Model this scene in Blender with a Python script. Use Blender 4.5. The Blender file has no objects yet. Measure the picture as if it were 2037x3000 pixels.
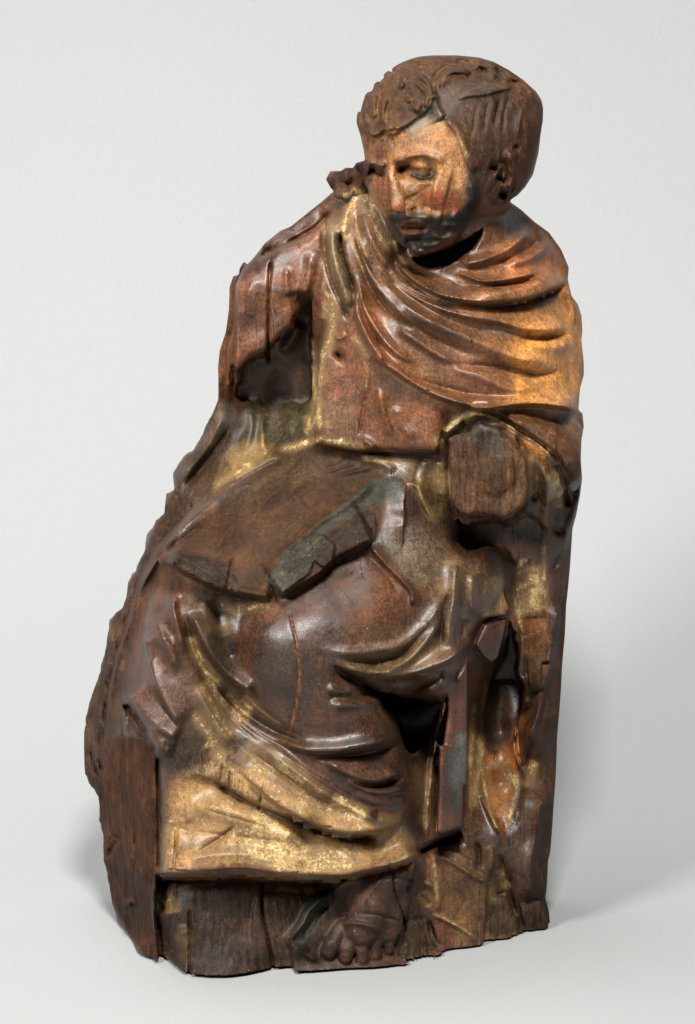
import bpy, math, time
import numpy as np

T0 = time.time()
f32 = np.float32
# ----------------------------------------------------------------------------------------------
# CAMERA, WORLD, LIGHTS, EXPOSURE
# ----------------------------------------------------------------------------------------------
S = 0.0003                                   # metres per sculpting unit
U0, V0, DC = 1018.5, 1500.0, 12000.0         # principal point and viewing distance (sculpting units)
PHI = math.radians(14.0)
CP, SP = math.cos(PHI), math.sin(PHI)


def P(u, v, d):
    """point of the sculpture seen at photo position (u, v) that lies d in front of the middle plane"""
    a = (np.asarray(u, float) - U0) / DC
    b = (V0 - np.asarray(v, float)) / DC
    t = (d - DC * CP) / (-CP - b * SP)
    return a * t, np.asarray(d, float) + 0 * a, DC * SP + t * (-SP + b * CP) + ZC


ZC = 0.0
ZC = -float(P(600, 2872, 330.0)[2])          # the plinth's front corner stands on z = 0


def project(x, d, z):
    wd = d - f32(DC * CP)
    wz = z - f32(ZC + DC * SP)
    dep = -f32(CP) * wd - f32(SP) * wz
    yc = -f32(SP) * wd + f32(CP) * wz
    k = f32(DC) / dep
    return f32(U0) + x * k, f32(V0) - yc * k


def ground_d(u, v):
    """depth at which the view ray through (u, v) meets the table"""
    b = (V0 - v) / DC
    t = (-(ZC + DC * SP)) / (-SP + b * CP)
    return DC * CP + t * (-CP - b * SP)


scene = bpy.context.scene
C = scene.collection
cam_d = bpy.data.cameras.new('camera')
cam_d.sensor_fit = 'VERTICAL'
cam_d.sensor_height = 36.0
cam_d.lens = 36.0 * DC / 3000.0
cam_d.clip_start, cam_d.clip_end = 0.05, 60.0
cam = bpy.data.objects.new('camera', cam_d)
cam.location = (0.0, -DC * CP * S, (ZC + DC * SP) * S)
cam.rotation_euler = (math.pi / 2 - PHI, 0.0, 0.0)
C.objects.link(cam)
scene.camera = cam

scene.view_settings.view_transform = 'Standard'
scene.view_settings.look = 'None'
scene.view_settings.exposure = 0.0
scene.view_settings.gamma = 1.0

world = bpy.data.worlds.new('World')
scene.world = world
world.use_nodes = True
wb = world.node_tree.nodes['Background']
wb.inputs[0].default_value = (0.95, 0.97, 1.0, 1)
wb.inputs[1].default_value = 0.03


def area(name, loc, target, size, power, col, size_y=None):
    l = bpy.data.lights.new(name, 'AREA')
    l.energy = power
    l.color = col
    l.size = size
    if size_y:
        l.shape = 'RECTANGLE'
        l.size_y = size_y
    o = bpy.data.objects.new(name, l)
    o.location = loc
    from mathutils import Vector
    o.rotation_euler = (Vector(target) - Vector(loc)).to_track_quat('-Z', 'Y').to_euler()
    C.objects.link(o)
    return o


area('key_lamp', (0.12, -2.1, 2.75), (0.0, 0.0, 0.45), 0.44, 208.0, (1.0, 0.975, 0.945))
area('side_lamp', (-1.7, -2.0, 1.95), (0.0, 0.0, 0.45), 0.62, 142.0, (1.0, 0.97, 0.94))
area('backdrop_lamp', (-0.5, 0.25, 3.0), (0.1, 1.6, 0.7), 1.6, 62.0, (0.99, 1.0, 0.99))

# ----------------------------------------------------------------------------------------------
# CARVING TOOLS: 2D stroke fields (photo coordinates) and 3D distance fields
# ----------------------------------------------------------------------------------------------
RS = 2.0                                      # photo units per texel of the stroke fields
NU, NV = 1020, 1501
CROPS = {'A': (950, 130, 700), 'B': (600, 450, 700), 'C': (1050, 650, 700), 'D': (400, 1050, 700),
         'E': (1050, 1100, 700), 'F': (220, 1600, 700), 'G': (700, 1500, 700), 'K': (1150, 1700, 600),
         'L': (220, 2150, 700), 'M': (700, 2150, 700), 'N': (1100, 2200, 600), 'Q': (0, 0, 1578), 'S': (0, 0, 1578)}


def pts(s):
    """'A 10,20 30,40,2.' -> list of (u, v[, w]) in photo units"""
    w = s.split()
    ox, oy, sz = CROPS[w[0]]
    k = sz / 1578.0
    if w[0] == 'S':
        k = 2037.0 / 1578.0
    out = []
    for q in w[1:]:
        n = [float(t) for t in q.split(',')]
        out.append((ox + n[0] * k, oy + n[1] * k) + tuple(n[2:3]))
    if w[0] == 'S':
        return out
    return out


def spline(p, closed=False, step=9.0):
    a = np.array([q[:2] for q in p], float)
    if len(a) < 3:
        return a
    if closed:
        e = np.vstack([a[-1], a, a[0], a[1]])
    else:
        e = np.vstack([2 * a[0] - a[1], a, 2 * a[-1] - a[-2]])
    out = []
    for i in range(1, len(e) - 2):
        p0, p1, p2, p3 = e[i - 1], e[i], e[i + 1], e[i + 2]
        n = max(1, int(np.hypot(*(p2 - p1)) / step))
        t = (np.arange(n) / n)[:, None]
        out.append(0.5 * (2 * p1 + (p2 - p0) * t + (2 * p0 - 5 * p1 + 4 * p2 - p3) * t ** 2
                          + (3 * p1 - p0 - 3 * p2 + p3) * t ** 3))
    if not closed:
        out.append(e[-2][None])
    return np.vstack(out)


def stroke_field(line, R):
    """signed side distance and position along the line, in the line's window"""
    c0 = max(0, int((line[:, 0].min() - R) / RS)); c1 = min(NU, int((line[:, 0].max() + R) / RS) + 2)
    r0 = max(0, int((line[:, 1].min() - R) / RS)); r1 = min(NV, int((line[:, 1].max() + R) / RS) + 2)
    if c1 <= c0 or r1 <= r0:
        return None
    best = np.full((r1 - r0, c1 - c0), f32(R * R)); sgn = np.zeros_like(best); along = np.zeros_like(best)
    seg = np.hypot(*np.diff(line, axis=0).T); tot = seg.sum(); cum = np.concatenate([[0], np.cumsum(seg)])
    for i in range(len(line) - 1):
        (ax, ay), (bx, by) = line[i], line[i + 1]
        wc0 = max(c0, int((min(ax, bx) - R) / RS)); wc1 = min(c1, int((max(ax, bx) + R) / RS) + 2)
        wr0 = max(r0, int((min(ay, by) - R) / RS)); wr1 = min(r1, int((max(ay, by) + R) / RS) + 2)
        if wc1 <= wc0 or wr1 <= wr0 or seg[i] < 1e-6:
            continue
        px = (np.arange(wc0, wc1) * RS - ax).astype(f32)[None, :]
        py = (np.arange(wr0, wr1) * RS - ay).astype(f32)[:, None]
        tx, ty = (bx - ax) / seg[i], (by - ay) / seg[i]
        t = np.clip(px * f32(tx) + py * f32(ty), 0, f32(seg[i]))
        q = (px - t * f32(tx)) ** 2 + (py - t * f32(ty)) ** 2
        sl = (slice(wr0 - r0, wr1 - r0), slice(wc0 - c0, wc1 - c0))
        m = q < best[sl]
        best[sl] = np.where(m, q, best[sl])
        sgn[sl] = np.where(m, f32(tx) * py - f32(ty) * px, sgn[sl])
        along[sl] = np.where(m, (cum[i] + t) / tot, along[sl])
    return (slice(r0, r1), slice(c0, c1)), np.sqrt(best), sgn, along


def profile(line, w1, w2, taper, pw=2.0):
    R = (2.6 if pw > 1.7 else 3.4) * max(w1, w2)
    r = stroke_field(line, R)
    if r is None:
        return None
    sl, dist, sgn, al = r
    w = np.where(sgn < 0, f32(w1), f32(w2))
    g = np.exp(-np.sqrt((dist / w) ** 2 + (0.0 if pw > 1.7 else 0.012)) ** pw)
    g = np.clip(g - f32(0.012), 0, None)
    if taper > 0:
        e = np.clip(np.minimum(al, 1 - al) / taper, 0, 1)
        g = g * (e * e * (3 - 2 * e))
    return sl, g


GAIN = 1.9
H = np.zeros((NV, NU), f32)                   # relief of folds and grooves


def fold(s, h, w1, w2=None, taper=0.25, mode='add', field=None):
    """ridge (h>0) or groove (h<0); w1 = softness left of the direction of travel, w2 = right of it"""
    w2 = w2 if w2 else w1
    if max(w1, w2) >= 7.5:
        h *= GAIN
    r = profile(spline(pts(s)), w1, w2, taper, 1.2 if max(w1, w2) < 7.5 or h < 0 else 1.62)
    if r is None:
        return
    F_ = H if field is None else field
    sl, g = r
    if mode == 'add':
        F_[sl] += f32(h) * g
    else:
        F_[sl] = np.where(h > 0, np.maximum(F_[sl], h * g), np.minimum(F_[sl], h * g))


def poly_field(line, R):
    """signed distance (negative inside), clamped at R, on the whole field"""
    n = len(line)
    closed = np.vstack([line, line[:1]])
    D_ = np.full((NV, NU), f32(R))
    r = stroke_field(closed, R)
    D_[r[0]] = r[1]
    ins = np.zeros((NV, NU), bool)
    cols = np.arange(NU) * RS
    for i in range(n):
        (ax, ay), (bx, by) = closed[i], closed[i + 1]
        if ay == by:
            continue
        lo, hi = min(ay, by), max(ay, by)
        r0, r1 = max(0, math.ceil(lo / RS)), min(NV, math.ceil(hi / RS))
        if r1 <= r0:
            continue
        y = np.arange(r0, r1) * RS
        xi = ax + (y - ay) * (bx - ax) / (by - ay)
        ins[r0:r1] ^= cols[None, :] > xi[:, None]
    return np.where(ins, -D_, D_)


def smooth01(x):
    x = np.clip(x, 0, 1)
    return x * x * (3 - 2 * x)


def plateau(s, h, soft=10.0, curve=True):
    """raise (or sink) the area inside a closed outline"""
    p = pts(s)
    line = spline(p, True) if curve else np.array([q[:2] for q in p])
    D_ = poly_field(line, soft + 4)
    H[...] += f32(h) * smooth01(0.5 - D_ / (2 * soft)).astype(f32)


def facet(s, pl, curve=False):
    """planar chisel cut: inside the outline, the relief is replaced later by a flat (see FACETS)"""
    FACETS.append((s, pl, curve))


FACETS = []


def bil(field, u, v, rs=RS):
    x = np.clip(u / f32(rs), 0, field.shape[1] - 1.001); y = np.clip(v / f32(rs), 0, field.shape[0] - 1.001)
    xi = x.astype(np.int32); yi = y.astype(np.int32)
    fx = x - xi; fy = y - yi
    if field.ndim == 3:
        fx = fx[..., None]; fy = fy[..., None]
    a = field[yi, xi]; b = field[yi, xi + 1]; c = field[yi + 1, xi]; d = field[yi + 1, xi + 1]
    return (a * (1 - fx) + b * fx) * (1 - fy) + (c * (1 - fx) + d * fx) * fy


_rng = np.random.default_rng(7)
_lat = _rng.random((64, 64, 64)).astype(f32)


def noise(x, y, z):
    """value noise -1..1"""
    xi = np.floor(x).astype(np.int32); yi = np.floor(y).astype(np.int32); zi = np.floor(z).astype(np.int32)
    fx = x - xi; fy = y - yi; fz = z - zi
    fx = fx * fx * (3 - 2 * fx); fy = fy * fy * (3 - 2 * fy); fz = fz * fz * (3 - 2 * fz)
    x0 = xi & 63; x1 = (xi + 1) & 63; y0 = yi & 63; y1 = (yi + 1) & 63; z0 = zi & 63; z1 = (zi + 1) & 63
    L = _lat
    r = ((L[x0, y0, z0] * (1 - fx) + L[x1, y0, z0] * fx) * (1 - fy) + (L[x0, y1, z0] * (1 - fx) + L[x1, y1, z0] * fx) * fy) * (1 - fz) \
        + ((L[x0, y0, z1] * (1 - fx) + L[x1, y0, z1] * fx) * (1 - fy) + (L[x0, y1, z1] * (1 - fx) + L[x1, y1, z1] * fx) * fy) * fz
    return r * 2 - 1


def smin(a, b, k):
    h = np.clip(0.5 + 0.5 * (b - a) / k, 0, 1)
    return b + (a - b) * h - f32(k) * h * (1 - h)


def smax(a, b, k):
    return -smin(-a, -b, k)


PRIMS = []                                    # (lo, hi, function, blend, op)


def rotm(rx, ry, rz):
    from mathutils import Euler
    return np.array(Euler((math.radians(rx), math.radians(ry), math.radians(rz))).to_matrix())


def ellipsoid(c, r, k=20.0, rot=(0, 0, 0), op='+'):
    x, d, z = [float(t) for t in P(*c)]
    M = rotm(*rot).astype(f32)
    rr = np.array(r, f32)
    R = float(max(r)) + 3 * k

    def f(X, D, Z):
        p = np.stack([X - f32(x), D - f32(d), Z - f32(z)], -1) @ M
        a = np.sqrt(((p / rr) ** 2).sum(-1)) + f32(1e-6)
        b = np.sqrt(((p / rr ** 2) ** 2).sum(-1)) + f32(1e-9)
        return a * (a - 1) / b
    PRIMS.append(((x - R, d - R, z - R), (x + R, d + R, z + R), f, k, op))


def tube(nodes, k=15.0, op='+', flat=1.0):
    """tapered chain of (u, v, d, radius)"""
    N_ = np.array([[*[float(t) for t in P(n[0], n[1], n[2])], n[3]] for n in nodes])
    R = N_[:, 3].max() + 3 * k
    lo = N_[:, :3].min(0) - R; hi = N_[:, :3].max(0) + R

    def f(X, D, Z):
        best = None
        for a, b in zip(N_[:-1], N_[1:]):
            ab = b[:3] - a[:3]; L = float(ab @ ab) + 1e-9
            px, pd, pz = X - f32(a[0]), D - f32(a[1]), Z - f32(a[2])
            t = np.clip((px * f32(ab[0]) + pd * f32(ab[1]) + pz * f32(ab[2])) / f32(L), 0, 1)
            q = np.sqrt((px - t * f32(ab[0])) ** 2 + (pd - t * f32(ab[1])) ** 2 + (pz - t * f32(ab[2])) ** 2) \
                - (f32(a[3]) + t * f32(b[3] - a[3]))
            best = q if best is None else smin(best, q, 4.0)
        return best
    PRIMS.append((lo, hi, f, k, op))


def prism(s, front, back, k=6.0, op='+', curve=False, rnd=0.0):
    """block whose outline is given in photo units, front face a plane through three (u, v, d) points"""
    p = pts(s)
    line = spline(p, True) if curve else np.array([q[:2] for q in p])
    D_ = poly_field(line, 60.0) + f32(rnd)
    A = np.array([[*[float(t) for t in P(*q)]] for q in front])
    n = np.cross(A[1] - A[0], A[2] - A[0]); n /= np.linalg.norm(n)
    if n[1] < 0:
        n = -n
    c0 = float(n @ A[0])
    xs = np.array([[*[float(t) for t in P(q[0], q[1], dd)]] for q in line for dd in (back, max(a[2] for a in front) + 40)])
    lo = xs.min(0) - 40; hi = xs.max(0) + 40

    def f(X, D, Z):
        u, v = project(X, D, Z)
        e = bil(D_, u, v)
        g = X * f32(n[0]) + D * f32(n[1]) + Z * f32(n[2]) - f32(c0)
        return np.maximum(smax(e, g, 8.0 + rnd), f32(back) - D) - f32(rnd * 0.3)
    PRIMS.append((lo, hi, f, k, op))


def carve(s, back, k=12.0, curve=True, slope=None):
    """hollow cut along the line of sight down to depth `back`"""
    p = pts(s)
    line = spline(p, True) if curve else np.array([q[:2] for q in p])
    D_ = poly_field(line, 60.0)
    xs = np.array([[*[float(t) for t in P(q[0], q[1], dd)]] for q in line for dd in (min(back, -100), 420)])
    lo = xs.min(0) - 70; hi = xs.max(0) + 70

    def f(X, D, Z):
        u, v = project(X, D, Z)
        b = f32(back)
        if slope:
            b = np.interp(v, (slope[0], slope[1]), (back, slope[2])).astype(f32)
        e = bil(D_, u, v) + 5 * noise(X / 14, D / 40, Z / 22)
        return smax(e, b - D, 20.0)
    PRIMS.append((lo, hi, f, k, '-'))


def tps(points, rs):
    p = np.array(points, float)
    xy = p[:, :2] / 1000.0
    n = len(p)
    r2 = ((xy[:, None] - xy[None]) ** 2).sum(-1)
    K = 0.5 * r2 * np.log(r2 + 1e-12)
    A = np.zeros((n + 3, n + 3)); A[:n, :n] = K + np.eye(n) * 2e-5
    A[:n, n] = 1; A[:n, n + 1:] = xy; A[n, :n] = 1; A[n + 1:, :n] = xy.T
    w = np.linalg.solve(A, np.concatenate([p[:, 2], [0, 0, 0]]))
    nu, nv = int(2037 / rs) + 2, int(3000 / rs) + 2
    gu = np.arange(nu) * rs / 1000.0; gv = np.arange(nv) * rs / 1000.0
    out = w[n] + w[n + 1] * gu[None] + w[n + 2] * gv[:, None]
    for i in range(n):
        q = (gu[None] - xy[i, 0]) ** 2 + (gv[:, None] - xy[i, 1]) ** 2
        out += w[i] * 0.5 * q * np.log(q + 1e-12)
    return out.astype(f32)
# ----------------------------------------------------------------------------------------------
# THE BLOCK: silhouette and coarse relief
# ----------------------------------------------------------------------------------------------
OUTLINE = [
    (1045, 361), (1044, 325), (1050, 299), (1079, 259), (1114, 223), (1136, 201), (1172, 179), (1216, 165), (1269, 162),
    (1340, 162), (1403, 168), (1447, 181), (1491, 205), (1531, 232), (1571, 268), (1589, 294), (1592, 316), (1591, 352),
    (1584, 396), (1578, 449), (1562, 512), (1540, 547), (1518, 571), (1500, 583), (1493, 590), (1527, 614), (1567, 650), (1609, 681),
    (1644, 730), (1667, 783), (1664, 819), (1675, 867), (1693, 890), (1704, 925), (1707, 969), (1704, 996), (1711, 1063),
    (1711, 1098), (1700, 1138), (1695, 1200), (1707, 1211), (1711, 1249), (1704, 1291), (1702, 1348), (1706, 1402),
    (1700, 1450), (1689, 1508), (1678, 1548), (1671, 1655), (1667, 1700), (1659, 1776), (1656, 1852), (1648, 1943),
    (1644, 2019), (1639, 2088), (1633, 2156), (1630, 2250), (1628, 2284), (1622, 2367), (1617, 2443), (1613, 2493),
    (1606, 2523), (1602, 2603), (1598, 2630), (1608, 2668), (1613, 2710), (1615, 2748), (1610, 2763), (1556, 2768),
    (1522, 2776), (1465, 2785), (1423, 2787), (1416, 2801), (1378, 2803), (1328, 2799), (1288, 2799), (1282, 2812),
    (1187, 2825), (1166, 2828), (1100, 2834), (966, 2842), (806, 2852), (730, 2869), (619, 2874), (553, 2868), (522, 2862),
    (486, 2838), (451, 2811), (397, 2784), (391, 2764), (371, 2749), (362, 2731), (344, 2691), (329, 2647), (320, 2589),
    (313, 2545), (304, 2514), (302, 2438), (293, 2398), (291, 2332), (264, 2296), (247, 2256), (240, 2212), (247, 2159),
    (251, 2101), (269, 2044), (287, 1995), (304, 1937), (315, 1866), (324, 1817), (340, 1795), (355, 1789), (366, 1773),
    (375, 1746), (377, 1706), (386, 1684), (402, 1673), (409, 1640), (427, 1613), (431, 1569), (451, 1549), (458, 1525),
    (484, 1503), (489, 1449), (504, 1439), (511, 1430), (509, 1387), (520, 1365), (542, 1338), (564, 1325), (586, 1290),
    (604, 1250), (626, 1210), (640, 1170), (640, 1094), (639, 1080), (644, 1027), (662, 973), (671, 907), (673, 840),
    (684, 809), (700, 805), (702, 787), (712, 770), (720, 767), (722, 778), (746, 752), (777, 712), (822, 676), (853, 663), (902, 623),
    (946, 588), (979, 559), (970, 552), (955, 525), (968, 501), (999, 501), (1013, 491), (1035, 492), (1044, 477),
    (1070, 470), (1066, 440), (1061, 418), (1056, 396)]
OUTLINE = [(u_, v_ + (16 if v_ > 2755 else 0)) for u_, v_ in OUTLINE]
SIL = poly_field(np.array(OUTLINE, float), 90.0)

gd = ground_d
RELIEF = [
    # shoulders, neck, chest
    (1060, 380, -300), (1330, 180, -300), (1580, 320, -300), (1330, 400, -290), (1560, 500, -260), (1480, 590, -150), (1330, 640, -20), (1320, 745, -50), (1400, 735, -40), (1235, 755, -30), (1180, 720, 40), (1110, 600, 20), (1040, 560, -20), (960, 640, -30), (880, 680, -60), (760, 780, -90),
    (680, 900, -130), (650, 1100, -150), (1000, 700, 70), (1000, 850, 100), (950, 900, 70), (1050, 1000, 140),
    (1250, 850, 150), (1150, 900, 150), (1400, 800, 110), (1480, 700, 20), (1560, 700, -60), (1640, 790, -120), (1690, 930, -130),
    (1300, 1000, 190), (1450, 950, 160), (1580, 950, 70), (1650, 1000, -10), (1690, 1080, -110), (1250, 1120, 180), (1400, 1130, 190),
    (1550, 1130, 120), (1640, 1170, 30), (1690, 1200, -70), (1580, 650, -120), (1450, 640, -40),
    # hollow behind the arm, throne side slab
    (760, 1130, -225), (840, 1080, -225), (870, 1180, -210), (830, 1290, -110), (700, 1230, -170), (620, 1320, -180), (640, 1240, -190), (720, 1330, -120),
    (560, 1420, -180), (620, 1420, -110), (520, 1500, -150), (470, 1560, -150), (420, 1640, -150), (800, 1340, -50),
    # belly
    (950, 1250, 60), (1050, 1250, 100), (1200, 1260, 120), (1290, 1300, 100), (1000, 1310, 60), (1150, 1330, 90), (1280, 1340, 100),
    # lap
    (700, 1420, 0), (620, 1500, 20), (540, 1600, 110), (900, 1390, 60), (1000, 1350, 60), (1120, 1370, 90), (1190, 1440, 160), (1185, 1520, 165),
    (900, 1480, 150), (700, 1560, 180), (600, 1640, 230), (1000, 1560, 235), (1000, 1630, 240), (850, 1680, 285), (800, 1750, 295), (720, 1700, 280),
    (620, 1710, 300), (490, 1640, 200),
    (1260, 1480, 110), (1300, 1560, 120), (1260, 1400, 80),
    # left knee and thigh
    (1200, 1600, 210), (1080, 1680, 270), (950, 1760, 330), (850, 1860, 385), (920, 1900, 390), (760, 1860, 345), (750, 1960, 340), (720, 1800, 250),
    (1200, 1750, 255), (1050, 1850, 345), (1350, 1650, 130), (1390, 1800, 110), (1320, 1760, 190), (1250, 1930, 260), (1150, 1900, 300), (1340, 1950, 160), (1280, 2030, 170),
    (1000, 1980, 370), (880, 2040, 380), (800, 2050, 350), (1050, 2080, 345), (950, 2150, 355), (1130, 2120, 270), (1100, 2250, 300), (1170, 2280, 210), (1000, 2300, 330),
    (1190, 2400, 190), (1100, 2400, 260),
    # right knee, flank on the left
    (500, 1720, 250), (560, 1800, 320), (480, 1850, 250), (620, 1850, 310), (560, 1950, 330), (650, 2000, 300), (520, 2050, 310), (460, 1980, 230), (420, 1950, 130),
    (400, 1850, 60), (440, 1750, 110), (360, 1950, -10), (380, 2080, 80), (320, 2050, -100), (270, 2100, -200), (260, 2200, -210), (330, 2200, -60), (440, 2120, 220),
    (470, 2200, 260), (390, 2300, 80), (320, 2380, -130), (440, 2350, 215), (470, 2450, 250), (400, 2480, 100), (335, 2520, -110), (470, 2560, 260), (400, 2620, 60), (350, 2620, -120),
    (480, 2700, 250), (420, 2720, 80), (620, 1780, 260), (670, 1800, 225), (690, 1900, 240), (690, 2050, 260),
    # skirts
    (560, 2180, 310), (640, 2180, 285), (720, 2150, 290), (600, 2300, 275), (520, 2350, 270), (700, 2260, 310), (800, 2330, 330), (900, 2380, 330), (1000, 2430, 305), (540, 2420, 290),
    (650, 2400, 305), (750, 2480, 325), (850, 2520, 325), (600, 2500, 315), (520, 2540, 290), (1000, 2540, 280), (1100, 2510, 235), (1200, 2490, 185), (900, 2430, 300),
    # plinth front
    (520, 2620, 275), (600, 2650, 275), (700, 2650, 260), (600, 2760, 300), (800, 2650, 225), (800, 2760, 250), (950, 2650, 190), (900, 2780, 225), (1000, 2780, 200), (1100, 2620, 190),
    (1150, 2560, 170), (1200, 2620, 140), (1220, 2700, 100), (1240, 2780, 85),
    # right recess and planks
    (1215, 2080, -50), (1255, 2130, -60), (1240, 2250, 0), (1250, 2400, 70), (1260, 2480, 100), (1300, 2100, -60), (1300, 2300, 20), (1420, 1680, 20), (1440, 1750, 0), (1450, 1570, -60), (1480, 1500, -40),
    (1420, 2000, -170), (1390, 2200, -120), (1480, 2000, -300), (1480, 2150, -280), (1470, 2300, -190), (1470, 2420, -50), (1550, 1700, -90), (1550, 1850, -80), (1540, 1980, -90), (1545, 2150, -90), (1545, 2350, -70), (1540, 2500, -50),
    (1600, 1600, -90), (1620, 1700, -130), (1620, 1850, -130), (1600, 2000, -110), (1590, 2200, -100), (1590, 2400, -100), (1580, 2600, -80), (1640, 1900, -180), (1620, 2200, -160), (1605, 2450, -150), (1560, 1450, 20), (1640, 1450, -60), (1690, 1450, -130), (1640, 1300, 0), (1690, 1300, -90),
    (1340, 2560, 45), (1350, 2700, 35), (1410, 2600, 10), (1400, 2770, 22), (1440, 2600, -45), (1470, 2720, -52), (1450, 2500, -20), (1550, 2720, -110), (1600, 2720, -150), (1560, 2650, -120),
]
for q in OUTLINE:
    if q[1] > 2740:
        q = (q[0], q[1] - 16)
        RELIEF.append((q[0], q[1], float(gd(q[0], q[1])) - (45 if q[0] > 1290 else 0)))
D0 = tps(RELIEF, 8.0)
gy, gx = np.gradient(D0, 8.0)
SLOPE = np.sqrt(1 + gx ** 2 + gy ** 2).astype(f32)

# head
ellipsoid((1312, 405, 20), (272, 245, 246), 30)
ellipsoid((1420, 440, 0), (170, 200, 175), 40)
ellipsoid((1440, 345, 0), (150, 195, 165), 40)
ellipsoid((1232, 520, 95), (150, 165, 150), 30, (0, 0, 0))
ellipsoid((1250, 610, 105), (118, 150, 128), 30)
ellipsoid((1215, 680, 190), (52, 55, 48), 30)
tube([(1330, 600, -10, 140), (1350, 760, -40, 160)], 25)
# nose
tube([(1148, 484, 212, 12), (1157, 540, 254, 15), (1168, 600, 290, 20)], 9)
ellipsoid((1196, 607, 248), (22, 24, 14), 8)
ellipsoid((1157, 606, 232), (14, 20, 12), 8)
# broken lumps of the mantle's knot on the shoulder
ellipsoid((985, 528, 0), (34, 30, 30), 8, (0, 20, 0))
ellipsoid((1018, 512, 10), (26, 30, 24), 6)
ellipsoid((1050, 520, -10), (34, 40, 48), 10)
ellipsoid((1002, 560, 10), (30, 30, 24), 10)
# legs under the cloth
tube([(1330, 1690, 20, 150), (1050, 1810, 165, 170), (875, 1890, 218, 165)], 40)
tube([(875, 1910, 215, 168), (960, 2120, 190, 165), (1075, 2330, 120, 140)], 40)
tube([(585, 1850, 165, 140), (560, 2080, 190, 125)], 50)
# hollows
carve('D 668,60 760,0 840,-20 880,-60 960,-200 1060,-330 1150,-420 1160,-200 1160,0 1165,250 1080,300 900,290 760,285 668,260', -235)
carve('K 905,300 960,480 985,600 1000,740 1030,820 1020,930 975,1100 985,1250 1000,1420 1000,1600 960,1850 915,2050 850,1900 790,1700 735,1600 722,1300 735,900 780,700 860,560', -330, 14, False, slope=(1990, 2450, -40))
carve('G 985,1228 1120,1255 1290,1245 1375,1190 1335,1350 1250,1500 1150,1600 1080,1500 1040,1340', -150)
carve('E 640,960 720,985 900,950 1000,980 1150,930 1240,1040 1200,1180 1030,1230 960,1150 860,1130 740,1150 650,1090', -90)
# upper arm, torso, forearm
prism('B 165,880 230,800 340,690 600,500 800,420 840,640 790,840 730,960 665,1070 590,1170 490,1280 420,1350 330,1385 225,1440 212,1578 90,1590 95,1300 150,1100',
      ((700, 1100, 40), (860, 800, 35), (880, 980, 75)), -110, 14, rnd=34)
tube([(850, 790, -60, 110), (800, 850, -45, 105), (775, 900, -35, 80)], 20)
carve('A 560,1392 640,1400 760,1362 900,1300 1000,1250 1050,1215 1020,1310 900,1420 770,1478 650,1490 585,1455', -110, 10)
prism('Q 912,1040 906,1180 900,1320 1060,1350 1300,1350 1330,1200 1200,1000 1050,850 960,830',
      ((920, 1200, 80), (1300, 1200, 168), (1000, 900, 80)), -250, 30, rnd=34)
tube([(1600, 1330, -20, 130), (1520, 1340, 80, 128), (1440, 1376, 190, 118)], 20)
prism('E 590,420 640,385 720,370 800,285 930,340 1010,400 1130,560 1150,760 1110,860 1000,950 960,970 890,930 810,935 700,930 640,880 590,820',
      ((1330, 1350, 285), (1420, 1500, 300), (1500, 1350, 272)), 60, 4, rnd=10)
# vertical fold, rod and cloth end in the right recess
prism('K 425,800 600,555 592,1600 345,1600 375,1250 410,1000', ((1330, 2100, 150), (1375, 2100, 120), (1330, 2400, 150)), -150, 8, rnd=12)
prism('N 475,-60 700,-60 690,600 640,620 520,660 455,650', ((1330, 2200, 155), (1360, 2200, 125), (1330, 2440, 160)), -150, 8, rnd=12)
tube([(1428, 1980, 15, 14), (1412, 2150, 30, 13), (1402, 2300, 45, 16), (1400, 2420, 60, 20)], 10)
prism('K 690,320 900,270 880,420 830,600 760,660 680,600 610,500', ((1420, 1850, 110), (1480, 1850, 70), (1440, 1950, 105)), -120, 8, rnd=12)
prism('K 700,180 860,60 920,210 890,290 680,310', ((1430, 1780, 95), (1490, 1780, 60), (1440, 1820, 110)), -120, 10, rnd=12)
# foot
tube([(1140, 2530, 170, 78), (1095, 2640, 190, 66), (1060, 2720, 205, 52)], 22)
tube([(1140, 2640, 160, 62), (1130, 2720, 172, 44)], 22)
prism('M 0,930 1180,930 1110,1250 1060,1520 600,1560 240,1575 0,1620', ((700, 2800, 290), (1100, 2780, 172), (900, 2600, 205)), -200, 10, rnd=6)
for n_ in ([(1000, 2718, 196, 24), (975, 2765, 226, 25), (964, 2786, 224, 24)],
           [(1030, 2724, 200, 20), (1018, 2778, 228, 22), (1013, 2802, 222, 22)],
           [(1062, 2722, 194, 18), (1060, 2778, 218, 19), (1062, 2804, 210, 20)],
           [(1092, 2722, 184, 17), (1100, 2768, 200, 18), (1100, 2794, 194, 19)],
           [(1118, 2722, 170, 16), (1138, 2762, 180, 17), (1138, 2780, 174, 18)]):
    tube(n_, 11)
# angular drapery blocks on the right of the plinth
prism('N 440,790 560,720 760,830 880,960 865,1230 845,1545 720,1585 500,1575 410,1290 400,1180 460,1100', ((1290, 2550, 75), (1420, 2600, 28), (1330, 2780, 58)), -200, 6, rnd=8)
prism('N 230,1300 400,1280 430,1400 490,1545 480,1610 250,1640 180,1600', ((1190, 2750, 140), (1270, 2750, 92), (1230, 2700, 106)), -100, 6, rnd=10)
prism('N 880,1120 1010,1090 1080,1200 1150,1480 960,1540 850,1540', ((1440, 2700, -22), (1520, 2750, -66), (1440, 2780, -14)), -250, 6, rnd=10)
prism('N 1090,1170 1290,1130 1335,1230 1350,1340 1340,1480 1160,1500', ((1530, 2700, -85), (1600, 2700, -118), (1560, 2760, -96)), -300, 6, rnd=10)
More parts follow.
